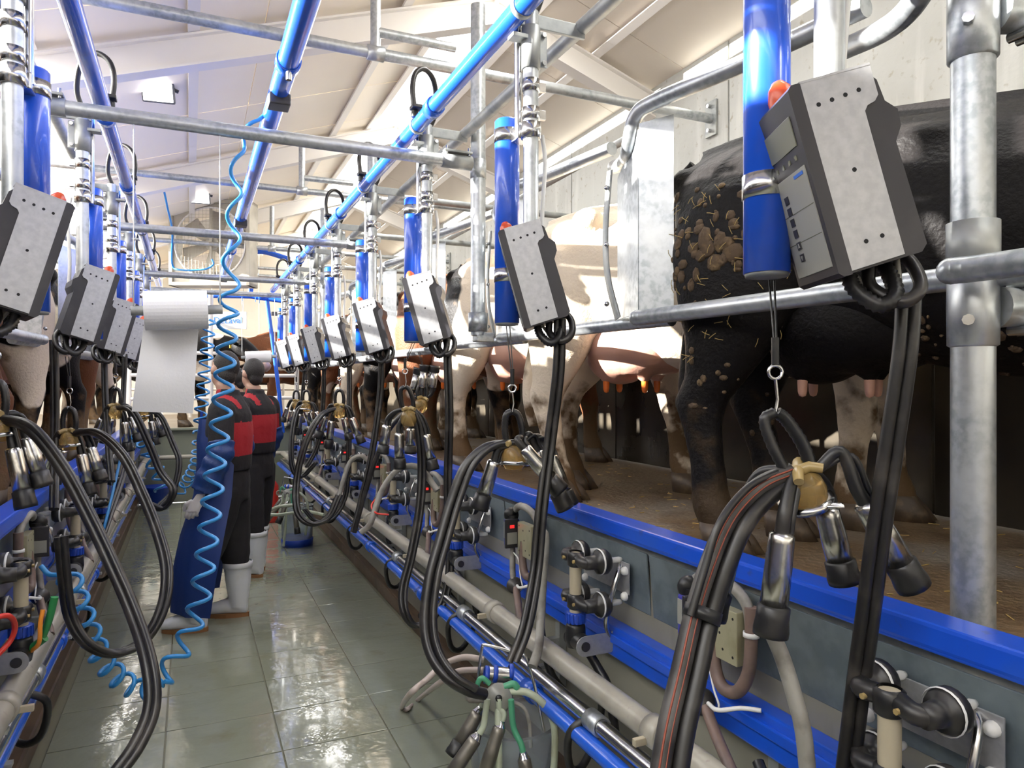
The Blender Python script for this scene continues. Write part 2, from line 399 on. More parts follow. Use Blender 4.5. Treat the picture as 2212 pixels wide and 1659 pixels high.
# right wall of concrete panels
w = empty_struct('wall_right')
me = None
for i in range(9):
    y0 = YA + 0.1 + i * 2.3
    b = MB(); b.box((RIGHT_WALL + 0.1, 1.14, (1.0 + 4.15) / 2), (0.2, 2.285, 3.15), bevel=0.006)
    if me is None: me = b.mesh('concrete_panel', CONC)
    o = bpy.data.objects.new('concrete_panel', me); COL.objects.link(o); o.parent = w; o.location = (0, y0, 0)
# left wall
w = empty_struct('wall_left')
MB().box((LEFT_WALL - 0.1, 6.25, 1.39), (0.2, 18.5, 2.78)).struct('wall_slab', WALLW, w)
# end walls
w = empty_struct('wall_back')
me = None
for i in range(8):
    b = MB(); x0 = LEFT_WALL + i * 0.9; zt = roof_z(x0 + 0.45)
    b.add([(x0, YB, 0), (x0 + .892, YB, 0), (x0 + .892, YB, roof_z(x0 + .892)), (x0, YB, roof_z(x0)), (x0, YB + .06, 0), (x0 + .892, YB + .06, 0), (x0 + .892, YB + .06, roof_z(x0 + .892)), (x0, YB + .06, roof_z(x0))],
          [(0, 1, 2, 3), (4, 5, 6, 7), (0, 1, 5, 4), (1, 2, 6, 5), (2, 3, 7, 6), (3, 0, 4, 7)], False)
    b.struct('wall_panel', WALLW, w)
w = MB(); w.add([(LEFT_WALL, YA, 0), (RIGHT_WALL, YA, 0), (RIGHT_WALL, YA, 4.07), (XR, YA, ZR), (LEFT_WALL, YA, roof_z(LEFT_WALL))], [(0, 1, 2, 3, 4)], False)
w.struct('wall_front', WALLW)

# pit floor of wet tiles
fl = empty_struct('floor')
MB().box(((WR + WL) / 2, (YA + 10.6) / 2, -0.035), (WR - WL, 10.6 - YA, 0.06)).struct('screed', GROUT, fl)
tw, tl = 0.468, 0.4
b = MB(); b.box((0, 0, -0.003), (tw - 0.006, tl - 0.006, 0.012), bevel=0.002); tme = b.mesh('tile', TILE)
nx = 4
for j in range(23):
    for i in range(nx):
        o = bpy.data.objects.new('tile', tme); COL.objects.link(o); o.parent = fl
        o.location = (-0.57 + tw / 2 + i * tw, 1.22 + tl / 2 + j * tl, 0.0); o.rotation_euler = (R(random.uniform(-.16, .16)), R(random.uniform(-.16, .16)), 0)

# pit walls: cream face, brown footing, blue channel, galvanised fascia panels, blue kerb
def pit_wall(name, sg, face, kerb, side):
    w = empty_struct(name)
    y0, y1 = YA, 10.6
    yc, ly = (y0 + y1) / 2, y1 - y0
    MB().box((face + sg * 0.10, yc, 0.5), (0.2, ly, 1.0)).struct('wall_face', CREAM, w)
    MB().box((face - sg * 0.02, yc, 0.05), (0.07, ly, 0.10), bevel=0.012).struct('footing', PLINTH, w)
    b = MB(); cx = face - sg * 0.03
    b.box((cx, yc, 0.722), (0.055, ly, 0.105), bevel=0.006); b.box((cx - sg * 0.032, yc, 0.735), (0.012, ly, 0.03), bevel=0.004)
    b.struct('blue_channel', BLUE, w)
    b = MB()
    b.box((kerb + sg * 0.045, yc, 1.101), (0.09, ly, 0.052), bevel=0.008); b.box((kerb + sg * 0.012, yc, 1.084), (0.018, ly, 0.03), bevel=0.004)
    b.struct('kerb_strip', LIP, w)
    MB().box((face + sg * 0.02, yc, 1.05), (0.05, ly, 0.06)).struct('kerb_bearer', GALVD, w)
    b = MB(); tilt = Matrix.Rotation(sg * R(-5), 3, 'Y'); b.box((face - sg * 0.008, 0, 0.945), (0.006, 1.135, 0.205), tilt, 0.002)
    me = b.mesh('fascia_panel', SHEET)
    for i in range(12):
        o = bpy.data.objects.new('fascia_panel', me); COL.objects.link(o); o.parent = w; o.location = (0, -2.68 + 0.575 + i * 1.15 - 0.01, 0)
    # service pipes are separate things, their wall brackets belong to the wall
    for i in range(10):
        y = 1.35 + i * 1.15
        b = MB(); b.box((face - sg * 0.02, y, 0.56), (0.03, 0.035, 0.36)); b.box((face - sg * 0.1, y, 0.585), (0.16, 0.03, 0.012)); b.box((face - sg * 0.1, y, 0.485), (0.18, 0.03, 0.012))
        b.struct('pipe_bracket', GALVD, w)
    return w
pit_wall('wall_pit_right', 1, WR, KR, 'right')
pit_wall('wall_pit_left', -1, WL, KL, 'left')
w = MB(); w.box((0.35, 10.65, 0.5), (WR - WL + 0.2, 0.1, 1.0)); w.struct('wall_pit_end', GREENW)
MB().box((0.35, 10.62, 0.99), (2.1, 0.16, 0.03), bevel=0.005).struct('trim_1', GREENW)
# standings the cows stand on
b = MB(); b.box(((1.42 + RIGHT_WALL) / 2, (YA + YB) / 2, 0.53), (RIGHT_WALL - 1.42, YB - YA, 1.02)); b.struct('floor_right', PLAT)
b = MB(); b.box(((-0.715 + LEFT_WALL) / 2, (YA + YB) / 2, 0.53), (-0.715 - LEFT_WALL, YB - YA, 1.02)); b.struct('floor_left', PLAT)
b = MB(); b.box((0.35, (10.7 + YB) / 2, 0.5), (2.03, YB - 10.7, 1.0)); b.struct('floor_back', PLAT)
# dark splash boards at the cows' front feet; colour includes the poor light there
for sg, x, nm in ((1, 2.86, 'wall_splash_right'), (-1, -2.15, 'wall_splash_left')):
    w = empty_struct(nm)
    b = MB(); b.box((x, 1.22, 1.04 + 0.34), (0.03, 2.43, 0.66), bevel=0.004); me = b.mesh('splash_board', BOARD)
    for i in range(6):
        o = bpy.data.objects.new('splash_board', me); COL.objects.link(o); o.parent = w; o.location = (0, -2.9 + 2.44 * i, 0)
    MB().box((x, 4.4, 1.73), (0.05, 14.6, 0.04), bevel=0.006).struct('top_rail', GALVD, w)
# ------------------------------------------------------------------ overhead pipework
YR_ST = [0.98, 2.28, 3.50, 4.70, 5.92, 7.10, 8.30, 9.45]        # stations along the right side
YL_ST = [2.50, 3.98, 5.40, 6.80, 8.15, 9.45]              # stations along the left side
XC_R, XP_R, XB_R = 1.07, 1.11, 1.125
XC_L, XP_L, XB_L = -0.445, -0.475, -0.465

def long_pipe(name, x, z, r, y0, y1, m, label, cat='pipe', joints=(), jm=None, jl='joint_sleeve'):
    t = thing(name, (x, y0, z), label, cat)
    MB().cyl((x, y0, z), (x, y1, z), r, 20).part('tube', m, t)
    for y in joints:
        b = MB(); b.lathe([(r + .001, -.035), (r + .008, -.035), (r + .008, .035), (r + .001, .035)], (x, y, z), (0, 1, 0), 18); b.part(jl, jm or m, t)
    return t
tR = long_pipe('vacuum_pipe', 1.03, 2.885, 0.037, -1.5, 10.2, BLUEP, 'glossy blue overhead pipe running above the right-hand row of boxes', joints=[1.9, 3.15, 5.4, 7.6])
tL = long_pipe('vacuum_pipe', -0.37, 2.885, 0.037, -1.5, 10.2, BLUEP, 'glossy blue overhead pipe running above the left-hand row of boxes', joints=[3.9, 5.2, 6.4])
# centre pipe, in lengths with blocks between
tC = thing('wash_pipe', (0.36, -1.5, 2.9), 'blue overhead pipe along the middle of the pit carrying coiled air hoses', 'pipe')
for y0, y1 in ((-1.5, 3.28), (3.32, 5.9), (5.95, 9.2)):
    MB().cyl((0.36, y0, 2.9), (0.36, y1, 2.9), 0.043, 22).part('tube', BLUEP, tC)
for y in (3.3, 5.92, 9.2):
    MB().box((0.36, y, 2.855), (0.09, 0.10, 0.05), bevel=0.006).part('support_block', BOXM, tC)
for y in (2.98, 7.4):
    MB().lathe([(.044, -.03), (.05, -.03), (.05, .03), (.044, .03)], (0.36, y, 2.9), (0, 1, 0), 20).part('joint_sleeve', BLUEP, tC)
    MB().cyl((0.36, y - .02, 2.9), (0.36, y - .02, 2.82), 0.012, 8).part('tapping', STEEL, tC)
# long galvanised bearer tubes outside the blue pipes
long_pipe('bearer_tube', 1.32, 2.92, 0.028, -2.5, 10.2, GALVD, 'dull grey bearer tube high on the right above the rump rails')
long_pipe('bearer_tube', -0.61, 2.92, 0.028, -2.5, 10.2, GALVD, 'dull grey bearer tube high on the left outside the blue pipe')
# cross tubes, lower set (they carry the blue pipes) and upper set (to the concrete wall)
LOW = [3.44, 5.86, 8.24, 9.6]
for i, y in enumerate(LOW):
    t = thing('cross_rail', (-0.6, y, 2.73), '%s lower galvanised cross rail from the camera, spanning the pit under the blue pipes' % ORD[i], 'rail', 'lower cross rails')
    z = 2.745
    MB().cyl((-0.62, y, z), (1.33, y, z), 0.031, 18).part('tube', GALV, t)
    for x in (-0.55, 1.25):
        MB().lathe([(.031, -.08), (.037, -.08), (.037, .08), (.031, .08)], (x, y, z), (1, 0, 0), 16).part('sleeve', GALVD, t)
        MB().box((x, y, z + 0.045), (0.15, 0.07, 0.012), bevel=0.003).part('clamp_plate', GALVD, t)
        for dx in (-.06, .06): MB().cyl((x + dx, y - .02, z + 0.03), (x + dx, y - .02, z + 0.07), 0.008, 6).part('bolt', STEEL, t)
HIGH = [3.78 * 1.1, 7.2, 10.0, 12.6]
for i, y in enumerate(HIGH):
    z = 3.56 if i == 0 else 3.50 if i == 1 else 3.42
    t = thing('tie_rail', (-2.2, y, z), '%s upper galvanised tie rail from the camera, reaching over to the concrete wall' % ORD[i], 'rail', 'upper tie rails')
    MB().cyl((-1.9, y, z), (RIGHT_WALL - 0.01, y, z), 0.034 if i == 0 else .03, 18).part('tube', GALV, t)
    MB().box((RIGHT_WALL - 0.012, y, z), (0.02, 0.12, 0.26), bevel=0.003).part('wall_plate', GALVD, t)
    for dz in (-.09, .09): MB().cyl((RIGHT_WALL - 0.05, y, z + dz), (RIGHT_WALL, y, z + dz), 0.014, 8).part('bolt', STEEL, t)
    MB().lathe([(.035, -.05), (.044, -.05), (.044, .05), (.035, .05)], (1.0, y, z), (1, 0, 0), 16).part('tee_sleeve', GALV, t)
    zt = roof_z(1.0) - 0.2
    MB().cyl((1.0, y, z), (1.0, y, max(zt, z + .1)), 0.03, 14).part('drop_tube', GALV, t)
    MB().cyl((1.0, y, min(zt, z + .13)), (1.5, y, min(zt, z + .13)), 0.028, 14).part('stub_tube', GALV, t)
# upper rear galvanised tubes outside the bearers, seen beyond the posts
long_pipe('ledger_tube', 2.35, 3.05, 0.024, 3.4, 14.0, GALVD, 'thin galvanised ledger tube high over the cows on the right')
for i, (y, x0, x1, z) in enumerate(((5.2, 1.35, 3.5, 3.0), (6.4, 1.35, 3.5, 2.95), (8.3, 1.35, 3.5, 2.95))):
    MB().cyl((x0, y, z), (x1, y, z), 0.026, 14).solo('stall_tie', GALVD, '%s thin galvanised tie from the right bearer tube to the concrete wall' % ORD[i], 'rail', 'thin wall ties', (x0, y, z))

# tall round posts standing on the right standing, carrying the bearer
for i, y in enumerate((3.52, 5.94, 8.32)):
    x = 1.40
    t = thing('stall_post', (x, y, 1.86), '%s tall galvanised post from the camera behind the right boxes' % ORD[i], 'post', 'tall posts behind the right boxes')
    MB().cyl((x, y, 1.86), (x, y, 3.62), 0.04, 20).part('tube', GALV, t)
    b = MB(); b.lathe([(.041, -.05), (.052, -.05), (.052, .05), (.041, .05)], (x, y, 1.93), n=18); b.box((x + .03, y, 1.85), (.10, .07, .05), bevel=.006); b.part('foot_clamp', GALV, t)
    MB().lathe([(.035, -.05), (.043, -.05), (.043, .05), (.035, .05)], (x, y, 2.745), n=16).part('sleeve', GALV, t)
# near right post with tees
y, x = 0.985, 1.545
t = thing('stall_post', (x, y, 1.04), 'thick galvanised post at the right edge with bolted tee clamps', 'post')
MB().cyl((x, y, 1.04), (x, y, 3.62), 0.0425, 28).part('tube', GALV, t)
for z, h in ((2.40, .10), (1.765, .085)):
    q = MB().lathe([(.043, -h), (.049, -h + .004), (.05, 0), (.049, h - .004), (.043, h)], (x, y, z), n=24).part('tee_clamp', GALV, t)
    b = MB()
    b.tube([(x + .03, y - .03, z), (x + .10, y - .05, z), (x + .14, y - .065, z)], [.045, .04, .048], 18); b.part('tee_socket', GALV, q)
    for dz in (-.05, .05):
        for dd in (0.0, 1.0):
            MB().cyl((x + .075 + .03 * dd, y - .10, z + dz), (x + .075 + .03 * dd, y - .03, z + dz), 0.011, 8).part('bolt', STEEL, q)
    MB().cyl((x - .062, y - .03, z - .03), (x - .03, y - .01, z - .03), 0.012, 8).part('bolt', STEEL, q)
MB().lathe([(.043, -.05), (.051, -.05), (.051, .05), (.043, .05)], (x, y, 1.90), n=24).part('split_clamp', GALVD, t)
MB().cyl((x + .12, y - .05, 1.765), (x + .9, y - .35, 1.765), 0.03, 16).part('side_tube', GALV, t)
MB().cyl((x + .12, y - .05, 2.40), (x + .9, y - .35, 2.40), 0.03, 16).part('side_tube', GALV, t)
MB().lathe([(.043, 0), (.085, 0), (.085, .012), (.043, .012)], (x, y, 1.04), n=20).part('foot_flange', GALVD, t)

# service pipes along the pit walls
def service(sg, side):
    def m(x): return x if sg > 0 else 0.73 - x
    fx = lambda xr, xl: xr if sg > 0 else xl
    t = long_pipe('milk_pipe', fx(1.18, -0.51), 0.632, 0.037, -1.0, 10.3, MILKP, 'thick off-white milk pipe along the %s pit wall' % side)
    for i in range(9):
        y = 1.62 + i * 1.15 if sg > 0 else 1.4 + i * 1.15
        b = MB(); b.lathe([(.037, -.03), (.044, -.03), (.046, 0), (.044, .03), (.037, .03)], (fx(1.18, -.51), y, .632), (0, 1, 0), 18); q = b.part('coupling', MILKP, t)
        MB().box((fx(1.18, -.51) - .055 * sg, y, .632 - .01), (0.05, 0.016, 0.02), bevel=.002).part('clamp_screw', CREAMT, q)
    t = long_pipe('steel_pipe', fx(1.15, -0.515), 0.545, 0.025, -1.0, 10.3, STEEL, 'narrower steel pipe under the milk pipe along the %s pit wall' % side, joints=[1.9, 3.05, 4.2, 5.35, 6.5], jm=GALV)
    long_pipe('air_pipe', fx(1.12, -0.52), 0.492 if sg > 0 else .487, 0.027, -1.0, 10.3, BLUEP, 'blue pipe lowest along the %s pit wall' % side, joints=[2.3, 3.6, 4.8], jm=BLUEP)
service(1, 'right'); service(-1, 'left')
def dloop(x, y, sg):
    return spline([(x + sg * .03, y, .55), (x - sg * .045, y + .02, .49), (x - sg * .02, y + .06, .36), (x + sg * .05, y + .10, .33), (x + sg * .12, y + .12, .42), (x + sg * .14, y + .12, .54)], 5)
for i in range(7):
    y = 1.95 + 1.15 * i
    MB().tube(dloop(1.14, y, 1), .013, 9).solo('drain_hose', RUBBER, '%s short black drain hose from the camera, looped under the right pit pipes' % ORD[i], 'hose', 'short black hoses under the right pipes')
for i in range(4):
    y = 1.75 + 1.15 * i
    MB().tube(dloop(-.5, y, -1), .013, 9).solo('drain_hose', RUBBER, '%s short black drain hose from the camera, looped under the left pit pipes' % ORD[i], 'hose', 'short black hoses under the left pipes')

# rump rails: a sawtooth of tubes with folded deflector plates
def rump_rail(sg, yf, k, label, group, near=None):
    """yf = Y of the far (pit-side) end of this stall's rail"""
    X = (lambda x: x) if sg > 0 else (lambda x: 0.73 - x)
    t = thing('rump_rail', (X(1.46), yf, 1.84), label, 'rail', group)
    yn = yf - 1.2
    zl = 1.835
    r = 0.0275
    MB().tube(spline([(X(1.575), yn - .02, zl), (X(1.53), yn + .3, zl), (X(1.462), yf - .12, zl), (X(1.443), yf, zl)], 5), r, 16).part('lower_tube', GALV, t)
    MB().ell((X(1.441), yf + .004, zl), (r * 1.02, r * 1.02, r * 1.02)).part('tube_cap', GALV, t)
    up = spline([(X(1.60), yn - .16, 2.50), (X(1.605), yn + .02, 2.535), (X(1.60), yn + .14, 2.56), (X(1.52), yf - .42, 2.57), (X(1.455), yf - .1, 2.57), (X(1.437), yf - .0, 2.55), (X(1.447), yf + .06, 2.47), (X(1.49), yf + .14, 2.45), (X(1.535), yf + .24, 2.46), (X(1.60), yf + .40, 2.50)], 5)
    # keep only this stall's share of the upper tube
    MB().tube(up[12:], r, 16).part('upper_tube', GALV, t)
    if k == 0 and sg > 0: return t
    # folded deflector plate
    x0, x1, x2 = X(1.515), X(1.445), X(1.535)
    y0, y1, y2 = yf + .235, yf - .005, yf - .085
    def sheet(a, b, zb, zta, ztb, th):
        a, b = V(a), V(b); n = V((b.y - a.y, -(b.x - a.x), 0)).normalized() * th
        return [V((a.x, a.y, zb)), V((b.x, b.y, zb)), V((b.x, b.y, ztb)), V((a.x, a.y, zta))], n
    b = MB()
    for (a, c, za, zc) in (((x0, y0, 0), (x1, y1, 0), 2.40, 2.50), ((x1, y1, 0), (x2, y2, 0), 2.52, 2.54)):
        q, n = sheet(a, c, 1.85, za, zc, .004)
        vs = q + [p + n for p in q]
        b.add(vs, [(0, 1, 2, 3), (4, 5, 6, 7), (0, 1, 5, 4), (1, 2, 6, 5), (2, 3, 7, 6), (3, 0, 4, 7)], False)
    b.part('deflector_plate', GALV, t)
    b = MB(); pts = [(X(1.485), yf + .25, 2.43), (X(1.475), yf + .265, 2.2), (X(1.475), yf + .25, 2.02), (X(1.49), yf + .20, 1.85)]
    b.tube(spline(pts, 4), .022, 4, flat=0.12); q = b.part('plate_strap', GALVD, t)
    for z in (2.36, 2.14, 1.91):
        MB().ell((X(1.468), yf + .245, z), (.011, .011, .011), n=8).part('bolt', STEEL, q)
    return t
RAIL_Y = [0.96, 2.1, 3.3, 4.52, 5.74, 6.96, 8.18, 9.4]
for i, y in enumerate(RAIL_Y):
    rump_rail(1, y, i, '%s galvanised rump rail with folded deflector plate from the camera on the right' % ORD[i], 'rump rails on the right')
for i, y in enumerate([2.0, 3.22, 4.44, 5.66, 6.88, 8.1]):
    rump_rail(-1, y, i, '%s galvanised rump rail with folded deflector plate from the camera on the left' % ORD[i], 'rump rails on the left')
# ------------------------------------------------------------------ milking stations: hanger, cylinder, control box
def hanger(sg):
    x0 = XP_R if sg > 0 else XP_L
    t = thing('hanger_post', (x0, 0, 1.95), '', 'post', 'hanger posts on the %s' % ('right' if sg > 0 else 'left'))
    b = MB(); b.cyl((x0, 0, 2.06), (x0, 0, 2.93), 0.0275, 18); b.part('tube', GALV, t)
    b = MB(); b.box((x0 + sg * .09, 0, 2.90), (0.26, 0.014, 0.05), bevel=.003); b.box((x0 - sg * .035, 0, 2.83), (0.09, 0.05, 0.014), bevel=.002); b.part('bearer_bracket', GALVD, t)
    b = MB(); b.lathe([(.028, -.075), (.034, -.075), (.034, .075), (.028, .075)], (x0, 0, 2.80), n=16); b.box((x0 + sg * .045, 0, 2.80), (.03, .02, .13), bevel=.003); q = b.part('socket_clamp', GALVD, t)
    for dz in (-.05, .05): MB().cyl((x0 + sg * .045, -.022, 2.8 + dz), (x0 + sg * .045, .022, 2.8 + dz), .009, 8).part('bolt', STEEL, q)
    for z in (2.665, 2.565):
        b = MB(); b.lathe([(.028, -.022), (.032, -.022), (.032, .022), (.028, .022)], (x0, 0, z), n=16); b.box((x0 + sg * .04, -.005, z), (.028, .016, .034), bevel=.002); b.part('band_clamp', STEEL, t)
    b = MB(); b.lathe([(.028, -.028), (.036, -.028), (.036, .028), (.028, .028)], (x0, 0, 2.505), n=16); b.box((x0 - sg * .02, .05, 2.505), (.05, .07, .05), bevel=.004); b.part('cylinder_bracket', STEEL, t)
    b = MB(); b.cyl((x0 - sg * .035, .035, 2.50), (x0 - sg * .035, .035, 2.90), .013, 10); b.part('air_tube', STEEL, t)
    b = MB(); b.tube(spline([(x0 + sg * .05, .01, 2.5), (x0 + sg * .062, .01, 2.4), (x0 + sg * .055, .02, 2.2), (x0 + sg * .06, .02, 2.06)], 4), .008, 8); b.part('clear_tube', WPLAST, t)
    # arched hose from the blue pipe
    px = 1.03 if sg > 0 else -.37
    b = MB(); b.tube(spline([(px - sg * .03, -.15, 2.925), (px - sg * .042, -.15, 3.04), (px - sg * .02, -.13, 3.13), (px + sg * .04, -.09, 3.175), (px + sg * .105, -.04, 3.14), (px + sg * .13, .01, 3.02), (px + sg * .10, .03, 2.92)], 6), .013, 10); b.part('arched_hose', HOSE, t)
    b = MB(); b.cyl((px - sg * .03, -.15, 2.905), (px - sg * .03, -.15, 2.965), .017, 10); b.box((px - sg * .03, -.17, 2.945), (.05, .06, .018), bevel=.004); b.part('hose_valve', RUBBER, t)
    b = MB(); b.lathe([(.0375, -.012), (.041, -.012), (.041, .012), (.0375, .012)], (px, -.10, 2.885), (0, 1, 0), 20); b.part('pipe_strap', GALVD, t)
    return t
def cylinder(sg):
    x0 = XC_R if sg > 0 else XC_L
    t = thing('retraction_cylinder', (x0, 0, 1.825), '', 'cylinder', 'blue cylinders on the %s' % ('right' if sg > 0 else 'left'))
    r = .046
    MB().lathe([(0, 0), (r, 0), (r, .745), (r - .006, .752), (0, .752)], (x0, .12, 1.825), n=28).part('barrel', BLUE, t)
    MB().lathe([(0, -.006), (r - .004, -.006), (r - .002, .004), (0, .004)], (x0, .12, 1.824), n=24).part('end_disc', GALVD, t)
    for z in (2.515, 2.0):
        b = MB(); b.lathe([(r, -.024), (r + .0025, -.024), (r + .0025, .024), (r, .024)], (x0, .12, z), n=28); q = b.part('band_clamp', STEEL, t)
        MB().cyl((x0 + .01, .09, z), (XP_R if sg > 0 else XP_L, .02, z), .011, 10).part('clamp_stud', STEEL, q)
    return t
CA, SA = math.cos(R(15.5)), math.sin(R(15.5))
def control_box(sg):
    x0 = XB_R if sg > 0 else XB_L
    O = V((x0, -0.015, 1.985))
    yw = R(25) if sg > 0 else R(17)
    e = V((sg * math.cos(yw), -math.sin(yw), 0)); Yv = V((sg * math.sin(yw), math.cos(yw), 0))   # towards the wall, and away from the camera
    A = e * CA + V((0, 0, SA)); H = e * -SA + V((0, 0, CA))
    def W(a, y, h): return O + A * a + H * h + Yv * y
    M = Matrix(((A.x, H.x, Yv.x, O.x), (A.y, H.y, Yv.y, O.y), (A.z, H.z, Yv.z, O.z), (0, 0, 0, 1)))
    rot = Matrix((A, Yv, H)).transposed()
    t = thing('control_box', (x0, -0.015, 1.985), '', 'control box', 'control boxes on the %s' % ('right' if sg > 0 else 'left'))
    body = [(-.088, -.165), (-.075, -.176), (.062, -.172), (.074, -.160), (.070, .03), (.086, .055), (.088, .085), (.070, .105), (.066, .145), (.05, .165), (-.070, .172), (-.088, .160)]
    b = MB(); b.prism(body, .165, M)
    b.prism([(-.094, -.17), (-.086, -.178), (-.070, -.178), (-.070, .174), (-.086, .174), (-.094, .166)], .178, M)
    b.part('housing', BOXM, t)
    Mp = M @ Matrix.Translation((0, 0, -.0865))
    plate = [(-.072, -.172), (.028, -.168), (.028, .095), (.035, .104), (.050, .108), (.058, .117), (.058, .176), (-.072, .176)]
    b = MB(); b.prism(plate, .004, Mp); b.prism([(-.072, .172), (.058, .172), (.058, .176), (-.072, .176)], .05, M @ Matrix.Translation((0, 0, -.064)))
    q = b.part('side_plate', BRUSH, t)
    for a, h in ((-.048, .128), (-.023, .130), (.002, .132), (.027, .134), (-.018, .0), (-.032, -.128), (-.002, -.126)):
        MB().lathe([(0, 0), (.0042, 0)], W(a, -.0888, h), -Yv, 10).part('hole', HOLE, q)
    b = MB(); b.box(W(-.0945, 0, -.06), (.003, .15, .19), rot, .001); k = b.part('keypad', KEYP, t)
    for i, h in enumerate((-.005, -.027, -.049, -.071, -.095, -.119)):
        MB().box(W(-.0965, .03, h), (.002, .017, .015), rot).part('key', BOXM, k)
        if i > 3: MB().prism([(-.004, -.004), (.004, -.004), (0, .005)], .001, Matrix.Translation(W(-.098, .03, h)) @ (Matrix((Yv, H * (1 if i == 4 else -1), A)).transposed().to_4x4())).part('key_arrow', KEYP, k)
    MB().box(W(-.0965, -.045, .025), (.001, .04, .006), rot).part('blue_mark', SIGNT, k)
    for h in (-.035, -.09): MB().box(W(-.0962, 0, h), (.001, .148, .0015), rot).part('keypad_line', LCD, k)
    b = MB(); b.box(W(-.0945, 0, .10), (.003, .135, .055), rot, .001); b.part('display', LCD, t)
    for i in range(4): MB().box(W(-.0945, -.05 + i * .03, .055), (.002, .008, .009), rot).part('status_mark', LCD, t)
    b = MB(); b.lathe([(.026, 0), (.026, .02), (.021, .04), (.010, .054), (0, .057)], W(-.058, .02, .166), H, 16); b.part('signal_lamp', ORANGE, t)
    # looped conduits under the box
    b = MB(); p = spline([W(-.045, -.02, -.17), W(-.045, -.03, -.205), W(-.02, -.05, -.245), W(.015, -.045, -.235), W(.03, -.02, -.20), W(.03, .0, -.165)], 9)
    b.tube(p, [.0135 + (.0022 if i % 2 else -.0012) for i in range(len(p))], 12); b.part('corrugated_conduit', RUBBER, t)
    b = MB(); b.tube(spline([W(.0, -.01, -.17), W(-.01, -.02, -.21), W(.02, -.05, -.25), W(.06, -.05, -.235), W(.075, -.02, -.19), W(.062, .0, -.15)], 6), .0125, 12); b.part('hose_loop', HOSE, t)
    b = MB(); b.tube(spline([W(-.03, .0, -.17), W(-.01, -.02, -.215), W(.03, -.03, -.225), W(.055, -.01, -.17)], 6), .006, 8); b.part('grey_tube', GHOSE, t)
    return t
for sg, YS, side in ((1, YR_ST, 'right'), (-1, YL_ST, 'left')):
    for fn, what in ((hanger, 'galvanised hanger post with arched black hose, %s from the camera in the %s row'),
                     (cylinder, 'bright blue vertical cylinder, %s from the camera in the %s row'),
                     (control_box, 'black control box with perforated grey side plate, %s from the camera in the %s row')):
        t = fn(sg); z = t.location.z; x = t.location.x; y = t.location.y
        for i, Y in enumerate(YS):
            L = what % (ORD[i], side)
            if i == 0: t.location = (x, y + Y, z); t['label'] = L
            else: copy_tree(t, (x, y + Y, z), L, skip=('status_mark', 'keypad_line') if i > 2 else ())

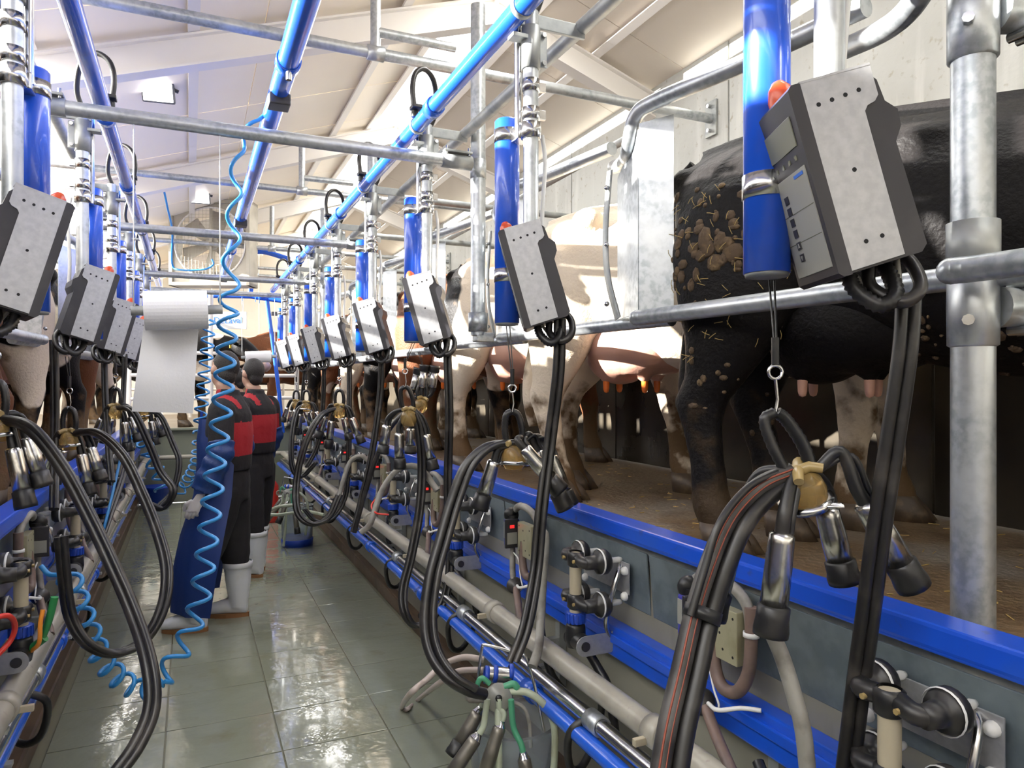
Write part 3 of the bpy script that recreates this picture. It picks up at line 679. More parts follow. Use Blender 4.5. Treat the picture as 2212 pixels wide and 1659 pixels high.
# ------------------------------------------------------------------ milking clusters hanging on cords
def cup_parts(parent, top, bot, r=.0262, shell=SHELL):
    """steel teat cup hanging upside down: short shell, black rubber mouthpiece at the bottom"""
    top, bot = V(top), V(bot); ax = (bot - top).normalized(); L = (bot - top).length
    b = MB(); l2 = L * .74
    b.lathe([(0, 0), (r * .72, 0), (r * .93, .006), (r * .95, .02), (r, l2 * .5), (r * 1.03, l2), (0, l2)], top, ax, 20); q = b.part('cup_shell', shell, parent)
    b = MB(); b.lathe([(r * 1.0, l2 - .008), (r * 1.2, l2 - .004), (r * 1.2, l2 + .02), (r * 1.3, L - .012), (r * 1.27, L), (r * .75, L), (r * .6, L - .02), (0, L - .03)], top, ax, 20); b.part('mouthpiece', RUBBER, q)
    return q
def cluster(claw, cups, cord_top, label, group, handle=(0, 0, 0), hose=(), s_r=.0262, bowl_axis=(.25, -.1, 1), tubes=True, hook=True, lid=True):
    """claw: centre of the claw; cups: list of (top, bottom, arch height)"""
    c = V(claw)
    t = thing('milking_cluster', c, label, 'milking cluster', group)
    ax = V(bowl_axis).normalized(); M = frame(ax)
    b = MB(); b.lathe([(0, -.078), (.03, -.076), (.043, -.055), (.045, -.03), (.038, -.005), (.028, .008), (0, .012)], c, ax, 20); b.part('claw_bowl', AMBER, t)
    if lid:
        b = MB(); b.lathe([(.043, -.062), (.054, -.062), (.055, -.05), (.044, -.048)], c, ax, 24); p0 = c + M @ V((.053, 0, -.056)); b.tube([p0, p0 + M @ V((.02, .004, .002)), p0 + M @ V((.028, -.004, .004)), p0 + M @ V((.0, -.012, .002))], .004, 6); b.part('clamp_ring', STEEL, t)
    b = MB()
    for k in range(4):
        a = k * math.pi / 2 + .5; d = M @ V((math.cos(a), math.sin(a), 0))
        b.tube([c + ax * .012, c + d * .022 + ax * .02, c + d * .045 + ax * .012], [.014, .011, .010], 10)
    b.part('claw_top', AMBERS, t)
    h = V(cord_top)                                        # the ribbed hanger loop above the claw
    top = c + V((0, 0, .10)) + V(handle)
    side = V((_ct, -_st, 0))
    for k in (-1, 1):
        p = [c + side * (k * .026) + V((0, 0, .006)), c + side * (k * .031) + V((0, 0, .05)) + V(handle) * .5, top + side * (k * .022) + V((0, 0, -.012)), top + side * (k * .002) + V((0, 0, .003))]
        pp = spline(p, 9); b = MB(); b.tube(pp, [.0135 + (.0018 if i % 2 else 0) for i in range(len(pp))], 10, flat=.8); b.part('hanger_strap', RUBBER, t)
    for top_, bot_, arch in cups:
        top_, bot_ = V(top_), V(bot_)
        q = cup_parts(t, top_, bot_, s_r)
        d = (top_ - c); axc = (top_ - bot_).normalized()
        hub = c + V((d.x, d.y, 0)) * .25 + V((0, 0, .012))
        p = spline([hub, hub.lerp(top_, .5) + V((0, 0, arch)), top_ + axc * .035, top_ - axc * .004], 6)
        n = len(p); b = MB(); b.tube(p, [.011 + .004 * (i / n) for i in range(n)], 12); b.part('short_milk_tube', RUBBER, q)
        off = (side * .018 + V((0, 0, .008)))
        p = spline([hub + off * .6, hub.lerp(top_, .55) + V((0, 0, arch * .8)) + off, top_ + axc * .02 + off, top_ - axc * .012 + off], 6)
        b = MB(); b.tube(p, .0065, 8); b.part('pulse_tube', RUBBER, q)
    ct = h
    b = MB(); b.tube([ct + V((.006, 0, 0)), top + V((.004, 0, .13))], .0022, 6); b.tube([ct - V((.008, 0, 0)), top + V((-.002, 0, .13))], .0022, 6); b.part('cord', HOSE, t)
    if hook:
        b = MB(); b.cyl(top + V((0, 0, .10)), top + V((0, 0, .155)), .008, 8); b.part('cord_tail', RUBBER, t)
        ring = [top + V((0, 0, .085)) + side * (.014 * math.cos(a)) + V((0, 0, .014 * math.sin(a))) for a in [i * math.pi / 6 for i in range(13)]]
        b = MB(); b.tube(ring, .0035, 8, cap=False); b.tube([top + V((0, 0, .072)), top + V((.006, 0, .03)), top + V((0, 0, -.002))], .0035, 6); b.part('snap_hook', STEEL, t)
    for pts, r, m in hose:
        b = MB(); b.tube(spline(pts, 6), r, 12); b.part('long_milk_tube', m, t)
    return t
GR = 'milking clusters on the right'; GL = 'milking clusters on the left'
GHOSE2 = mat('worn_dark_hose', (.075, .07, .066), .4, 0, [(9, (.02, .018, .017), .45, .62, 5)])
def hero1():
    s = 1.42
    def q(x, y, ds=0): return P(x, y, s=s + ds)
    cups = [(q(1690, 1150, -.04), q(1664, 1372, -.04), .02), (q(1588, 1140, .10), q(1535, 1335, .10), .05), (q(1785, 1098, .06), q(1826, 1258, .06), .015), (q(1868, 1085, -.02), q(1975, 1268, -.02), .07)]
    main = [q(1712, 1018), q(1640, 1050), q(1578, 1115, -.02), q(1535, 1210, -.04), q(1500, 1320, -.06), q(1470, 1450, -.10), q(1440, 1580, -.14), q(1418, 1720, -.18)]
    twin = [p + V((.030, -.012, -.012)) for p in main]
    thin = [q(1706, 1012), q(1620, 1050, -.02), q(1555, 1130, -.05), q(1522, 1230, -.07), q(1492, 1330, -.09)]
    t = cluster(q(1728, 1030), cups, P(1668, 606, s=1.485), 'nearest milking cluster with four wet steel cups at the lower right', GR, handle=(-.035, .03, .025), hose=[(main, .0185, GHOSE2), (twin, .018, HOSE), (thin, .0075, HOSE)], bowl_axis=(-.42, -.1, 1))
    b = MB(); b.tube([p + V((-.013, -.013, .006)) for p in spline(main, 6)], .0022, 5); b.tube([p + V((-.004, -.018, .0)) for p in spline(main, 6)], .0018, 5); b.part('red_stripe', STRIPE, t)
    m = main[4]; MB().lathe([(.02, -.012), (.037, -.012), (.037, .012), (.02, .012)], m + V((.014, -.006, -.006)), main[5] - main[3], 14).part('hose_tie', RUBBER, t)
    MB().tube(spline([q(1664, 1360, .06), q(1690, 1420, .05), q(1715, 1500, .02), q(1735, 1580, 0), q(1748, 1700, 0)], 6), .0165, 12).solo('washing_hose', GHOSE, 'dirty pale grey hose running down below the nearest cluster', 'hose', origin=q(1748, 1700))
hero1()
def hero2():
    s = 2.55
    def q(x, y, ds=0): return P(x, y, s=s + ds)
    cups = [(q(1068, 995), q(1035, 1100), .02), (q(1132, 968, -.05), q(1212, 1062, -.05), .03), (q(1190, 985, .08), q(1232, 1092, .08), .05), (q(1160, 975, .03), q(1222, 1100, .03), .05)]
    main = [q(1100, 960), q(1050, 968), q(1005, 1010, -.02), q(975, 1085, -.05), q(950, 1170, -.1), q(928, 1250, -.15), q(918, 1340, -.2), q(930, 1410, -.25), q(965, 1462, -.3), q(1010, 1490, -.3), q(1045, 1500, -.25)]
    twin = [p + V((.02, -.03, .01)) for p in main[:-1]]
    cluster(q(1112, 968), cups, P(1098, 705, s=2.6), 'second milking cluster, cups splayed to the right over the blue kerb', GR, handle=(-.01, 0, .03), hose=[(main, .019, HOSE), (twin, .012, HOSE)], bowl_axis=(.1, .1, 1))
hero2()
def hero3():
    s = 3.75
    def q(x, y, ds=0): return P(x, y, s=s + ds)
    cups = [(q(862, 935), q(864, 1013), .02), (q(920, 938), q(936, 1015), .03), (q(836, 918, .05), q(826, 980, .05), .03), (q(888, 925, .12), q(886, 980, .12), .02)]
    main = [q(890, 893), q(902, 930), q(908, 1010), q(903, 1100, -.04), q(885, 1200, -.1), q(868, 1270, -.15), q(870, 1320, -.2), q(892, 1350, -.2), q(925, 1340, -.2), q(955, 1290, -.2)]
    twin = [p + V((.016, -.02, 0)) for p in main]
    cluster(q(883, 890), cups, P(896, 735, s=3.85), 'third milking cluster hanging straight with four steel cups above the kerb', GR, handle=(-.02, 0, .03), hose=[(main, .016, HOSE), (twin, .011, HOSE)], bowl_axis=(0, .1, 1), lid=False)
hero3()
# the cluster attached to the udder of the fourth cow
s = 4.55
cluster(P(912, 865, s=s), [(P(912, 838, s=s), P(918, 788, s=s), -.02), (P(934, 838, s=s), P(940, 790, s=s), -.02), (P(893, 842, s=s + .05), P(905, 795, s=s + .05), -.02), (P(925, 836, s=s + .12), P(930, 792, s=s + .12), -.02)],
        P(905, 760, s=s), 'milking cluster attached to an udder behind the third hanging cluster', GR, hook=False, lid=False, hose=[([P(912, 872, s=s), P(890, 880, s=s), P(850, 915, s=s), P(820, 970, s=s), P(790, 1060, s=s), P(765, 1150, s=s)], .016, HOSE)])
def generic(sg, px, py, s, label, group, k=0, hose_px=()):
    def q(x, y, ds=0): return P(px + (x if sg > 0 else -x) * 3.75 / s, py + y * 3.75 / s, s=s + ds)
    cups = [(q(-22, 38), q(-40 + 8 * k, 118), .02), (q(36, 30), q(66, 105), .03), (q(-40, 25, .05), q(-62, 90, .05), .04), (q(14, 30, .1), q(30, 95, .1), .02)]
    hose = []
    if hose_px:
        hose = [([q(0, 0)] + [P(x, y, s=z) for x, y, z in hose_px], .017, HOSE)]
        hose.append(([p + V((.018, -.022, .006)) for p in hose[0][0]], .012, HOSE))
    return cluster(q(0, 0), cups, q(4, -150), label, group, handle=(0, 0, .02), hose=hose, lid=(k == 0), bowl_axis=(.1 * sg, .1, 1))
generic(1, 733, 880, 5.05, 'fourth milking cluster on the right with cups splayed beside the kerb', GR, 1, ((690, 900, 5.0), (655, 965, 4.95), (638, 1040, 4.9), (640, 1105, 4.8), (668, 1132, 4.75), (705, 1120, 4.75), (730, 1070, 4.8)))
generic(1, 662, 872, 6.6, 'fifth milking cluster on the right, small and far', GR, 0, ((640, 890, 6.6), (628, 950, 6.5), (630, 1010, 6.4), (650, 1030, 6.4), (680, 1000, 6.4)))
generic(1, 640, 868, 7.8, 'sixth milking cluster on the right, farthest along the row', GR, 1)
# left clusters
generic(-1, -8, 905, 2.3, 'nearest milking cluster on the left, cut by the left picture edge', GL, 0,
        ((60, 925, 2.28), (130, 1010, 2.25), (190, 1120, 2.2), (240, 1225, 2.15), (285, 1330, 2.1), (318, 1440, 2.0), (322, 1530, 1.95), (290, 1610, 1.9), (240, 1680, 1.85)))
generic(-1, 150, 938, 3.35, 'second milking cluster on the left with a long looped black hose', GL, 0,
        ((205, 935, 3.3), (262, 985, 3.2), (305, 1070, 3.05), (340, 1160, 2.9), (357, 1240, 2.75), (345, 1320, 2.65), (305, 1385, 2.6), (245, 1412, 2.55), (185, 1390, 2.5), (148, 1330, 2.5), (135, 1240, 2.5), (128, 1160, 2.5)))
generic(-1, 250, 880, 4.6, 'third milking cluster on the left, partly behind the paper sheet', GL, 1, ((285, 890, 4.5), (320, 960, 4.45), (345, 1020, 4.4), (372, 1060, 4.3), (350, 1098, 4.3), (322, 1090, 4.3)))
generic(-1, 312, 885, 5.8, 'fourth milking cluster on the left, below the hanging paper', GL, 0, ((345, 900, 5.8), (372, 960, 5.7), (385, 1000, 5.6), (372, 1060, 5.5), (340, 1095, 5.4)))
# ------------------------------------------------------------------ twin drop hoses under the control boxes
def drop(pts, label, group, r=.0125, off=(.018, -.012, 0)):
    t = thing('drop_hose', pts[0], label, 'hose', group)
    p = spline(pts, 6)
    for k in (0, 1):
        MB().tube([x + V(off) * k for x in p], r, 10).part('hose', HOSE, t)
    return t
GD = 'twin drop hoses on the right'
drop([P(1950, 640, s=1.36), P(1942, 760, s=1.36), P(1915, 950, s=1.37), P(1885, 1150, s=1.38), P(1862, 1330, s=1.4), P(1838, 1510, s=1.42), P(1812, 1720, s=1.43)], 'nearest twin black drop hose, hanging beside the nearest cluster at the right', GD, .0125)
drop([P(1203, 690, s=2.5), P(1200, 800, s=2.5), P(1182, 950, s=2.5), P(1163, 1100, s=2.45), P(1150, 1240, s=2.4), P(1130, 1350, s=2.3), P(1100, 1430, s=2.25)], 'second twin black drop hose, ending over the bucket with the claw', GD, .0115)
drop([P(962, 765, s=3.62), P(966, 900, s=3.6), P(963, 1050, s=3.6), P(968, 1180, s=3.55), P(962, 1270, s=3.5), P(938, 1325, s=3.45), P(905, 1330, s=3.4)], 'third twin black drop hose, curling back under the third cluster', GD, .0115)
drop([P(822, 760, s=4.75), P(818, 850, s=4.75), P(800, 980, s=4.7), P(775, 1090, s=4.65), P(760, 1150, s=4.6)], 'fourth twin black drop hose on the right', GD, .012)
drop([P(752, 770, s=5.9), P(752, 880, s=5.85), P(750, 1000, s=5.8), P(742, 1075, s=5.75), P(715, 1120, s=5.7), P(680, 1125, s=5.7), P(655, 1100, s=5.7)], 'fifth twin black drop hose on the right with a loop at its foot', GD, .012)
drop([P(698, 790, s=6.9), P(695, 880, s=6.9), P(684, 960, s=6.85), P(660, 1010, s=6.8)], 'sixth twin black drop hose on the right', GD, .012)
drop([P(658, 790, s=8.0), P(650, 870, s=8.0), P(645, 930, s=8.0)], 'seventh twin black drop hose on the right', GD, .012)
GE = 'drop hoses on the left'
drop([P(112, 735, s=3.42), P(114, 830, s=3.4), P(114, 950, s=3.35), P(112, 1100, s=3.1)], 'nearest black drop hose on the left, straight down beside the cow legs', GE, .012)
drop([P(222, 755, s=4.7), P(224, 850, s=4.65), P(230, 950, s=4.5), P(238, 1040, s=4.3)], 'second black drop hose on the left', GE, .012)
drop([P(268, 765, s=5.9), P(264, 850, s=5.85), P(262, 950, s=5.6), P(268, 1010, s=5.3), V((-.49, 4.7, .66))], 'third black drop hose on the left', GE, .012)

# ------------------------------------------------------------------ wash manifolds on the pit walls
def manifold(sg):
    """tube with four sideways black wash cups, a blue ring nut and a black valve on a steel bracket"""
    wall = 1.36 if sg > 0 else -0.655
    x = wall - sg * .155
    t = thing('wash_manifold', (x, 0, .70), '', 'wash manifold', 'wash manifolds on the %s' % ('right' if sg > 0 else 'left'))
    MB().cyl((x, 0, .80), (x, 0, 1.02), .021, 16).part('riser_tube', CREAMT, t)
    for z in (.855, 1.0):
        b = MB(); b.lathe([(.022, -.026), (.029, -.02), (.029, .02), (.022, .026)], (x, 0, z), n=16)
        b.tube(spline([(x, -.02, z + .006), (x - sg * .006, -.055, z), (x + sg * .02, -.075, z - .002)], 4), [.02] * 9, 12)
        b.tube(spline([(x, .02, z + .006), (x - sg * .006, .055, z + .004), (x + sg * .02, .075, z + .004)], 4), [.02] * 9, 12)
        k = b.part('cup_arm', RUBBER, t)
        for y in (-.072, .072):
            MB().cyl((x + .012 * sg, y * .5, z), (x - .031 * sg, y * .5, z), .006, 8).part('screw', AMBERS, k)
            b = MB(); b.lathe([(.0, -.01), (.022, -.008), (.024, .02), (.027, .035), (.037, .038), (.043, .052), (.043, .066), (.034, .078), (.0, .08)], (x + sg * .005, y, z), (sg, 0, 0), 20); q = b.part('wash_cup', RUBBER, t)
            MB().lathe([(.0425, -.0035), (.0445, 0), (.0425, .0035)], (x + sg * .05, y, z), (sg, 0, 0), 20).part('white_ring', WPLAST, q)
            b = MB(); b.lathe([(.010, 0), (.010, .045), (.007, .056), (0, .058)], (x + sg * .083, y, z), (sg, 0, 0), 12); b.part('spray_tip', WPLAST, q)
    b = MB(); n = 24
    b.lathe([(0, -.018), (.03, -.018), (.033, -.012), (.033, .012), (.03, .018), (0, .018)], (x, 0, .80), n=24)
    for i in range(16):
        a = i * math.pi / 8; b.box((x + .033 * math.cos(a), .033 * math.sin(a), .80), (.006, .006, .032), Matrix.Rotation(a, 3, 'Z'))
    b.part('ring_nut', NUT, t)
    b = MB(); b.lathe([(0, -.075), (.03, -.07), (.036, -.04), (.034, 0), (.028, .012), (0, .012)], (x, 0, .77), n=18); b.cyl((x - .0 * sg, -.06, .725), (x, .03, .725), .031, 16); b.part('valve_body', RUBBER, t)
    M = Matrix.Translation((x + sg * .03, -.065, .72)) @ Matrix(((sg, 0, 0, 0), (0, 0, 1, 0), (0, 1, 0, 0), (0, 0, 0, 1)))
    out = [(-.03 + .034 * math.cos(a), .034 * math.sin(a)) for a in [math.pi / 2 + i * math.pi / 8 for i in range(9)]] + [(.07, -.034), (.115, -.01), (.115, .05), (.07, .034)]
    b = MB(); b.prism(out, .005, M); q = b.part('valve_bracket', BRUSH, t)
    MB().cyl((x, -.072, .72), (x, -.066, .72), .016, 14).part('pivot_bolt', BOXM, q)
    b = MB(); b.tube(spline([(x + sg * .10, -.06, .74), (x + sg * .07, -.085, .80), (x + sg * .085, -.10, .90), (x + sg * .12, -.09, .975), (x + sg * .15, -.05, .985)], 5), .009, 10); b.part('steel_rod', STEEL, t)
    b = MB(); b.box((wall - sg * .022, .02, .945), (.004, .30, .105), bevel=.002); q = b.part('mount_plate', BRUSH, t)
    for y in (-.11, .15):
        for z in (.97, .885):
            MB().lathe([(.015, 0), (.015, .006), (.011, .014), (0, .017)], (wall - sg * .024, y, z), (-sg, 0, 0), 12).part('white_cap', WPLAST, q)
    return t
def meter(sg):
    """small blue and black meter with red figures, metal block and U-hose"""
    wall = 1.36 if sg > 0 else -0.655
    x = wall - sg * .085
    t = thing('milk_meter', (x, 0, .80), '', 'meter', 'milk meters on the %s' % ('right' if sg > 0 else 'left'))
    b = MB(); b.box((x, 0, .955), (.06, .038, .115), bevel=.006); b.part('meter_case', PULS, t)
    b = MB(); b.box((x - sg * .012, -.024, .955), (.062, .014, .125), bevel=.004); q = b.part('front_cover', BOXM, t)
    if sg > 0: MB().box((x - sg * .012, -.0315, .985), (.02, .002, .013)).part('red_display', LEDM, q)
    MB().box((x - sg * .012, -.0315, .935), (.046, .002, .05)).part('cover_label', KEYP, q)
    MB().box((x + sg * .031, .0, .965), (.001, .024, .07)).part('type_label', KEYP, t)
    MB().box((x - sg * .031, .004, .965), (.001, .024, .07)).part('type_label', KEYP, t)
    b = MB(); b.lathe([(0, -.016), (.03, -.014), (.034, 0), (.03, .014), (0, .016)], (x, .005, 1.03), (.1, 1, .15), 18); b.cyl((x, 0, 1.0), (x, .0, 1.03), .024, 12); b.part('top_cap', RUBBER, t)
    b = MB(); b.box((x + sg * .02, -.115, .94), (.03, .13, .14), bevel=.003); k = b.part('valve_block', BRASSY, t)
    for dy, dz in ((-.05, .05), (.05, .055), (-.05, -.05), (.05, -.052), (0, .0), (-.012, -.04), (.01, .04)):
        MB().lathe([(0, 0), (.004, 0)], (x + sg * .0048, -.115 + dy, .94 + dz), (-sg, 0, 0), 8).part('hole', HOLE, k)
    b = MB(); b.tube(spline([(x + sg * .03, -.205, 1.03), (x + sg * .03, -.205, .94), (x + sg * .02, -.205, .86), (x + sg * .01, -.175, .805), (x + sg * .005, -.125, .80), (x + sg * .01, -.09, .85), (x + sg * .02, -.085, .93)], 6), .017, 12); b.part('u_hose', BHOSE, t)
    b = MB(); b.tube(spline([(x + sg * .02, .03, 1.03), (x + sg * .015, -.05, 1.075), (x + sg * .02, -.14, 1.07), (x + sg * .03, -.19, 1.03), (x + sg * .03, -.205, .96)], 6), .015, 12); b.part('grey_hose', GHOSE, t)
    MB().lathe([(.017, -.006), (.021, -.006), (.021, .006), (.017, .006)], (x + sg * .03, -.205, .96), n=12).part('hose_clip', WPLAST, t)
    b = MB(); b.tube(spline([(x, -.005, .895), (x - sg * .0, -.01, .86), (x - sg * .012, -.035, .80), (x - sg * .02, -.06, .765)], 5), .013, 10); b.part('outlet_hose', GHOSE, t)
    b = MB(); b.lathe([(0, -.016), (.034, -.014), (.036, .004), (.03, .014), (0, .016)], (x - sg * .02, -.075, .745), (-.6 * sg, -.6, .6), 18); b.part('black_coupling', RUBBER, t)
    b = MB(); b.tube(spline([(x - sg * .02, -.09, .735), (x - sg * .04, -.15, .70), (x - sg * .07, -.23, .67), (x - sg * .085, -.28, .645)], 5), .0155, 10); b.part('brown_hose', BHOSE, t)
    b = MB(); b.tube(spline([(x - sg * .02, -.10, .75), (x - sg * .03, -.15, .755), (x, -.20, .775), (x + sg * .03, -.24, .78)], 5), .006, 8); b.part('thin_tube', WPLAST, t)
    b = MB(); b.tube(spline([(x - sg * .0, -.02, .87), (x + sg * .0, -.07, .85), (x - sg * .01, -.11, .79), (x - sg * .01, -.13, .75), (x - sg * .01, -.09, .72)], 5), .003, 6); b.part('wire', WPLAST, t)
    b = MB(); b.tube(spline([(x + sg * .01, -.25, .66), (x - sg * .02, -.34, .60), (x - sg * .02, -.40, .50), (x + sg * .03, -.42, .42)], 5), .015, 10); b.part('black_hose', RUBBER, t)
    return t
for fn, name, dz, Y0R, Y0L, n_r, n_l, txt in ((manifold, 'wash_manifold', 0, .925, 1.55, 8, 6, 'wash manifold with four black wash cups, %s from the camera on the %s pit wall'),
                                              (meter, 'milk_meter', 0, 1.60, 2.25, 7, 5, 'small blue and black milk meter, %s from the camera on the %s pit wall')):
    for sg, y0, n, side in ((1, Y0R, n_r, 'right'), (-1, Y0L, n_l, 'left')):
        t = fn(sg); x, z = t.location.x, t.location.z
        for i in range(n):
            Y = y0 + (1.2 if fn is manifold else 1.21) * i
            L = txt % (ORD[i], side)
            if i == 0: t.location = (x, Y, z); t['label'] = L
            else: copy_tree(t, (x, Y, z), L, skip=(('screw', 'hole', 'wire') if i > 2 else ()) + (('red_display',) if (i > 1 or sg < 0) else ()))
# tall pale-grey hose in front of the second meter
MB().tube(spline([P(1168, 1145, s=2.75), P(1178, 1165, s=2.7), P(1172, 1260, s=2.65), P(1168, 1340, s=2.6), P(1163, 1400, s=2.5), P(1150, 1440, s=2.45)], 6), .0165, 12).solo('washing_hose', GHOSE, 'dirty grey hose hanging in front of the second meter, left of the second manifold', 'hose')
MB().tube(spline([P(945, 1060, s=3.75), P(905, 1010, s=3.8), P(860, 1015, s=3.85), P(825, 1060, s=3.85), P(800, 1130, s=3.8), P(780, 1150, s=3.8)], 6), .0165, 12).solo('washing_hose', GHOSE, 'grey hose arching over beside the third meter', 'hose')
MB().tube(spline([P(800, 1000, s=5.0), P(780, 985, s=5.0), P(755, 1000, s=5.0), P(735, 1060, s=4.95), P(728, 1090, s=4.9)], 6), .016, 10).solo('washing_hose', GHOSE, 'small grey hose arching beside the fourth manifold', 'hose')
MB().tube(spline([P(965, 1205, X=1.27), P(990, 1240, X=1.28), P(1020, 1290, X=1.28), P(1035, 1360, X=1.28)], 6), .014, 10).solo('elbow_hose', RUBBER, 'short curved black hose below the third manifold', 'hose')
MB().tube(spline([P(1262, 1395, X=1.24), P(1290, 1440, X=1.27), P(1315, 1490, X=1.28), P(1328, 1580, X=1.28)], 6), .016, 10).solo('elbow_hose', RUBBER, 'short curved black hose below the second manifold valve', 'hose')

# ------------------------------------------------------------------ buckets with claw and tubes standing in the pit
def claw_bucket(x, y, k, label):
    t = thing('claw_bucket', (x, y, 0), label, 'bucket', 'clear wash buckets by the right wall')
    bx, by = x + .10, y + .10
    b = MB(); b.lathe([(0, .01), (.135, .01), (.145, .05), (.155, .38), (.16, .40), (.157, .40), (.148, .38), (.138, .06), (0, .05)], (bx, by, 0), n=28); b.part('clear_bucket', CLEARP, t)
    b = MB(); b.lathe([(0, 0), (.15, 0), (.155, .07), (.147, .075), (.14, .02), (0, .02)], (bx, by, 0), n=28); b.part('blue_base', BUCKB, t)
    c = V((x, y, .53))
    fw = V((-.35, -.85, .25)).normalized()            # the claw faces the camera
    b = MB(); b.lathe([(0, -.05), (.03, -.05), (.04, -.02), (.045, 0), (.048, .012), (.043, .02), (0, .022)], c, fw, 24); b.part('claw_body', mat_gc, t)
    b = MB(); b.lathe([(0, .022), (.012, .022), (.012, .028), (0, .028)], c, fw, 10); b.part('claw_knob', RUBBER, t)
    up = c + V((.03, .05, .06))
    b = MB(); b.cyl(up + V((-.05, .02, .0)), up + V((.035, -.01, -.012)), .026, 16); b.part('pulse_cylinder', STEEL, t)
    for d in (-.05, -.02, .035): 
        b = MB(); b.lathe([(.026, -.008), (.03, -.006), (.03, .006), (.026, .008)], up + V((d, -.0 - .2 * d, -.002)), (1, -.3, -.15), 18); b.part('blue_band', NUT, t)
    s_ = V((_ct, -_st, 0)); u = V((0, 0, 1)); f = V((_st, _ct, 0))
    b = MB(); b.tube(spline([c - s_ * .075 + u * .02 + f * .04, c - s_ * .06 + u * .14 + f * .06, c - s_ * .04 + u * .155 + f * .06, c + s_ * .07 + u * .125 + f * .06, c + s_ * .095 + u * .11 + f * .06, c + s_ * .125 + u * .02 + f * .04, c + s_ * .155 - u * .12], 5), .0055, 8); b.part('wire_handle', STEEL, t)
    # four teat cups hanging round the bucket
    for a, b_, sh in ((c - s_ * .075 - u * .115 - f * .05, c - s_ * .195 - u * .27 - f * .10, 0), (c - s_ * .07 - u * .06 + f * .02, c - s_ * .155 - u * .19 - f * .02, 0), (c + s_ * .005 - u * .08 - f * .04, c - s_ * .065 - u * .27 - f * .10, 0), (c + s_ * .085 - u * .175 - f * .06, c + s_ * .125 - u * .37 - f * .10, 0)):
        q = cup_parts(t, a, b_, .024, DULLC)
        ax = (b_ - a).normalized()
        MB().lathe([(.0, 0), (.012, 0), (.016, .012), (.021, .02)], a - ax * .018, ax, 14).part('cup_neck', STEEL, q)
        d = (a - c); p = spline([c + V((d.x, d.y, 0)) * .5 + u * .005, c + d * .6 + u * .02, a - ax * .04, a], 6)
        MB().tube(p, .0105, 10).part('short_tube', CLOSEH if (a - c).dot(s_) < 0.06 else GREENT, q)
    for col, pts, r in ((CLOSEH, [c + fw * -.0 - u * .03 - f * .02, c - u * .10 - f * .05, c - u * .22 - f * .06, c - s_ * .012 - u * .36 - f * .05, c - s_ * .03 - u * .50 - f * .04], .013),
                        (CLOSEH, [c + s_ * .035 + u * .02, c + s_ * .10 + u * .015, c + s_ * .16 - u * .03, c + s_ * .19 - u * .10, c + s_ * .19 - u * .22, c + s_ * .17 - u * .40], .0125),
                        (GREENT, [c - s_ * .03 + u * .045, c - s_ * .055 + u * .065, c - s_ * .07 + u * .05, c - s_ * .075 + u * .015], .009),
                        (GREENT, [c + s_ * .02 + u * .035, c + s_ * .05 + u * .045, c + s_ * .065 + u * .03], .012),
                        (GHOSE, [c - s_ * .03 + u * .02, c - s_ * .08 + u * .03, c - s_ * .105 + u * .02, c - s_ * .10 - u * .01, c - s_ * .04 - u * .01], .008),
                        (GHOSE, [c + s_ * .03 - u * .01, c + s_ * .085 - u * .035, c + s_ * .105 - u * .09, c + s_ * .11 - u * .17], .0065)):
        MB().tube(spline(pts, 6), r, 10).part('clear_tube' if col is CLOSEH else 'green_tube' if col is GREENT else 'pulse_tube', col, t)
    return t
mat_gc = mat('grey_claw_plastic', (0.22, 0.22, 0.20), 0.3); DULLC = mat('dull_cup_metal', (0.20, 0.185, 0.16), 0.35, 0.7)
cb = P(1077, 1490, s=2.42)
claw_bucket(cb.x, cb.y, 0, 'clear bucket topped by a grey claw and tubes, in the foreground')
cb = P(622, 1040, s=6.9)
claw_bucket(cb.x, cb.y, 1, 'distant clear bucket with blue base and hanging tubes, beside the second worker')
MB().tube(spline([P(1045, 1425, s=2.5), P(1000, 1420, s=2.5), P(955, 1438, s=2.5), P(920, 1470, s=2.48), P(885, 1500, s=2.48), P(868, 1528, Z=.02), P(880, 1532, Z=.02), P(905, 1510, Z=.02), P(950, 1475, s=2.6), P(990, 1450, s=2.65), P(1045, 1447, s=2.62)], 6), .011, 10).solo('rinse_hose', mat('pinkish_grey_hose', (.38, .32, .29), .35), 'pinkish grey hose looping out to the left of the foreground bucket', 'hose')
MB().tube(spline([P(640, 1090, s=6.6), P(600, 1095, s=6.5), P(575, 1108, s=6.4), P(600, 1112, s=6.3), P(660, 1105, s=6.2), P(700, 1112, s=6.1)], 6), .014, 8).solo('rinse_hose', CLOSEH, 'pale green hose on the floor by the distant bucket', 'hose')

# ------------------------------------------------------------------ coiled air hoses with spray guns
def coil(name, path, turns, rad, thick, label, seg=12, gaps=None, k=8, lead=()):
    p = spline(path, 14); N = len(p)
    L = [0]
    for i in range(1, N): L.append(L[-1] + (p[i] - p[i - 1]).length)
    def at(d):
        for i in range(1, N):
            if L[i] >= d:
                w = (d - L[i - 1]) / max(L[i] - L[i - 1], 1e-6); return p[i - 1].lerp(p[i], w), (p[i] - p[i - 1]).normalized()
        return p[-1], (p[-1] - p[-2]).normalized()
    pts = []
    n = int(turns * seg)
    x = None
    for i in range(n + 1):
        f = i / n
        g = gaps(f) if gaps else f
        c, tg = at(g * L[-1])
        if x is None: x = frame(tg).col[0].copy()
        x = (x - tg * x.dot(tg)).normalized(); y = tg.cross(x)
        a = 2 * math.pi * i / seg
        rr = rad(f) if callable(rad) else rad
        pts.append(c + (x * math.cos(a) + y * math.sin(a)) * rr)
    return MB().tube(list(lead) + pts, thick, k).solo(name, COILM, label, 'air hose', 'coiled blue air hoses')
z0 = 3.35
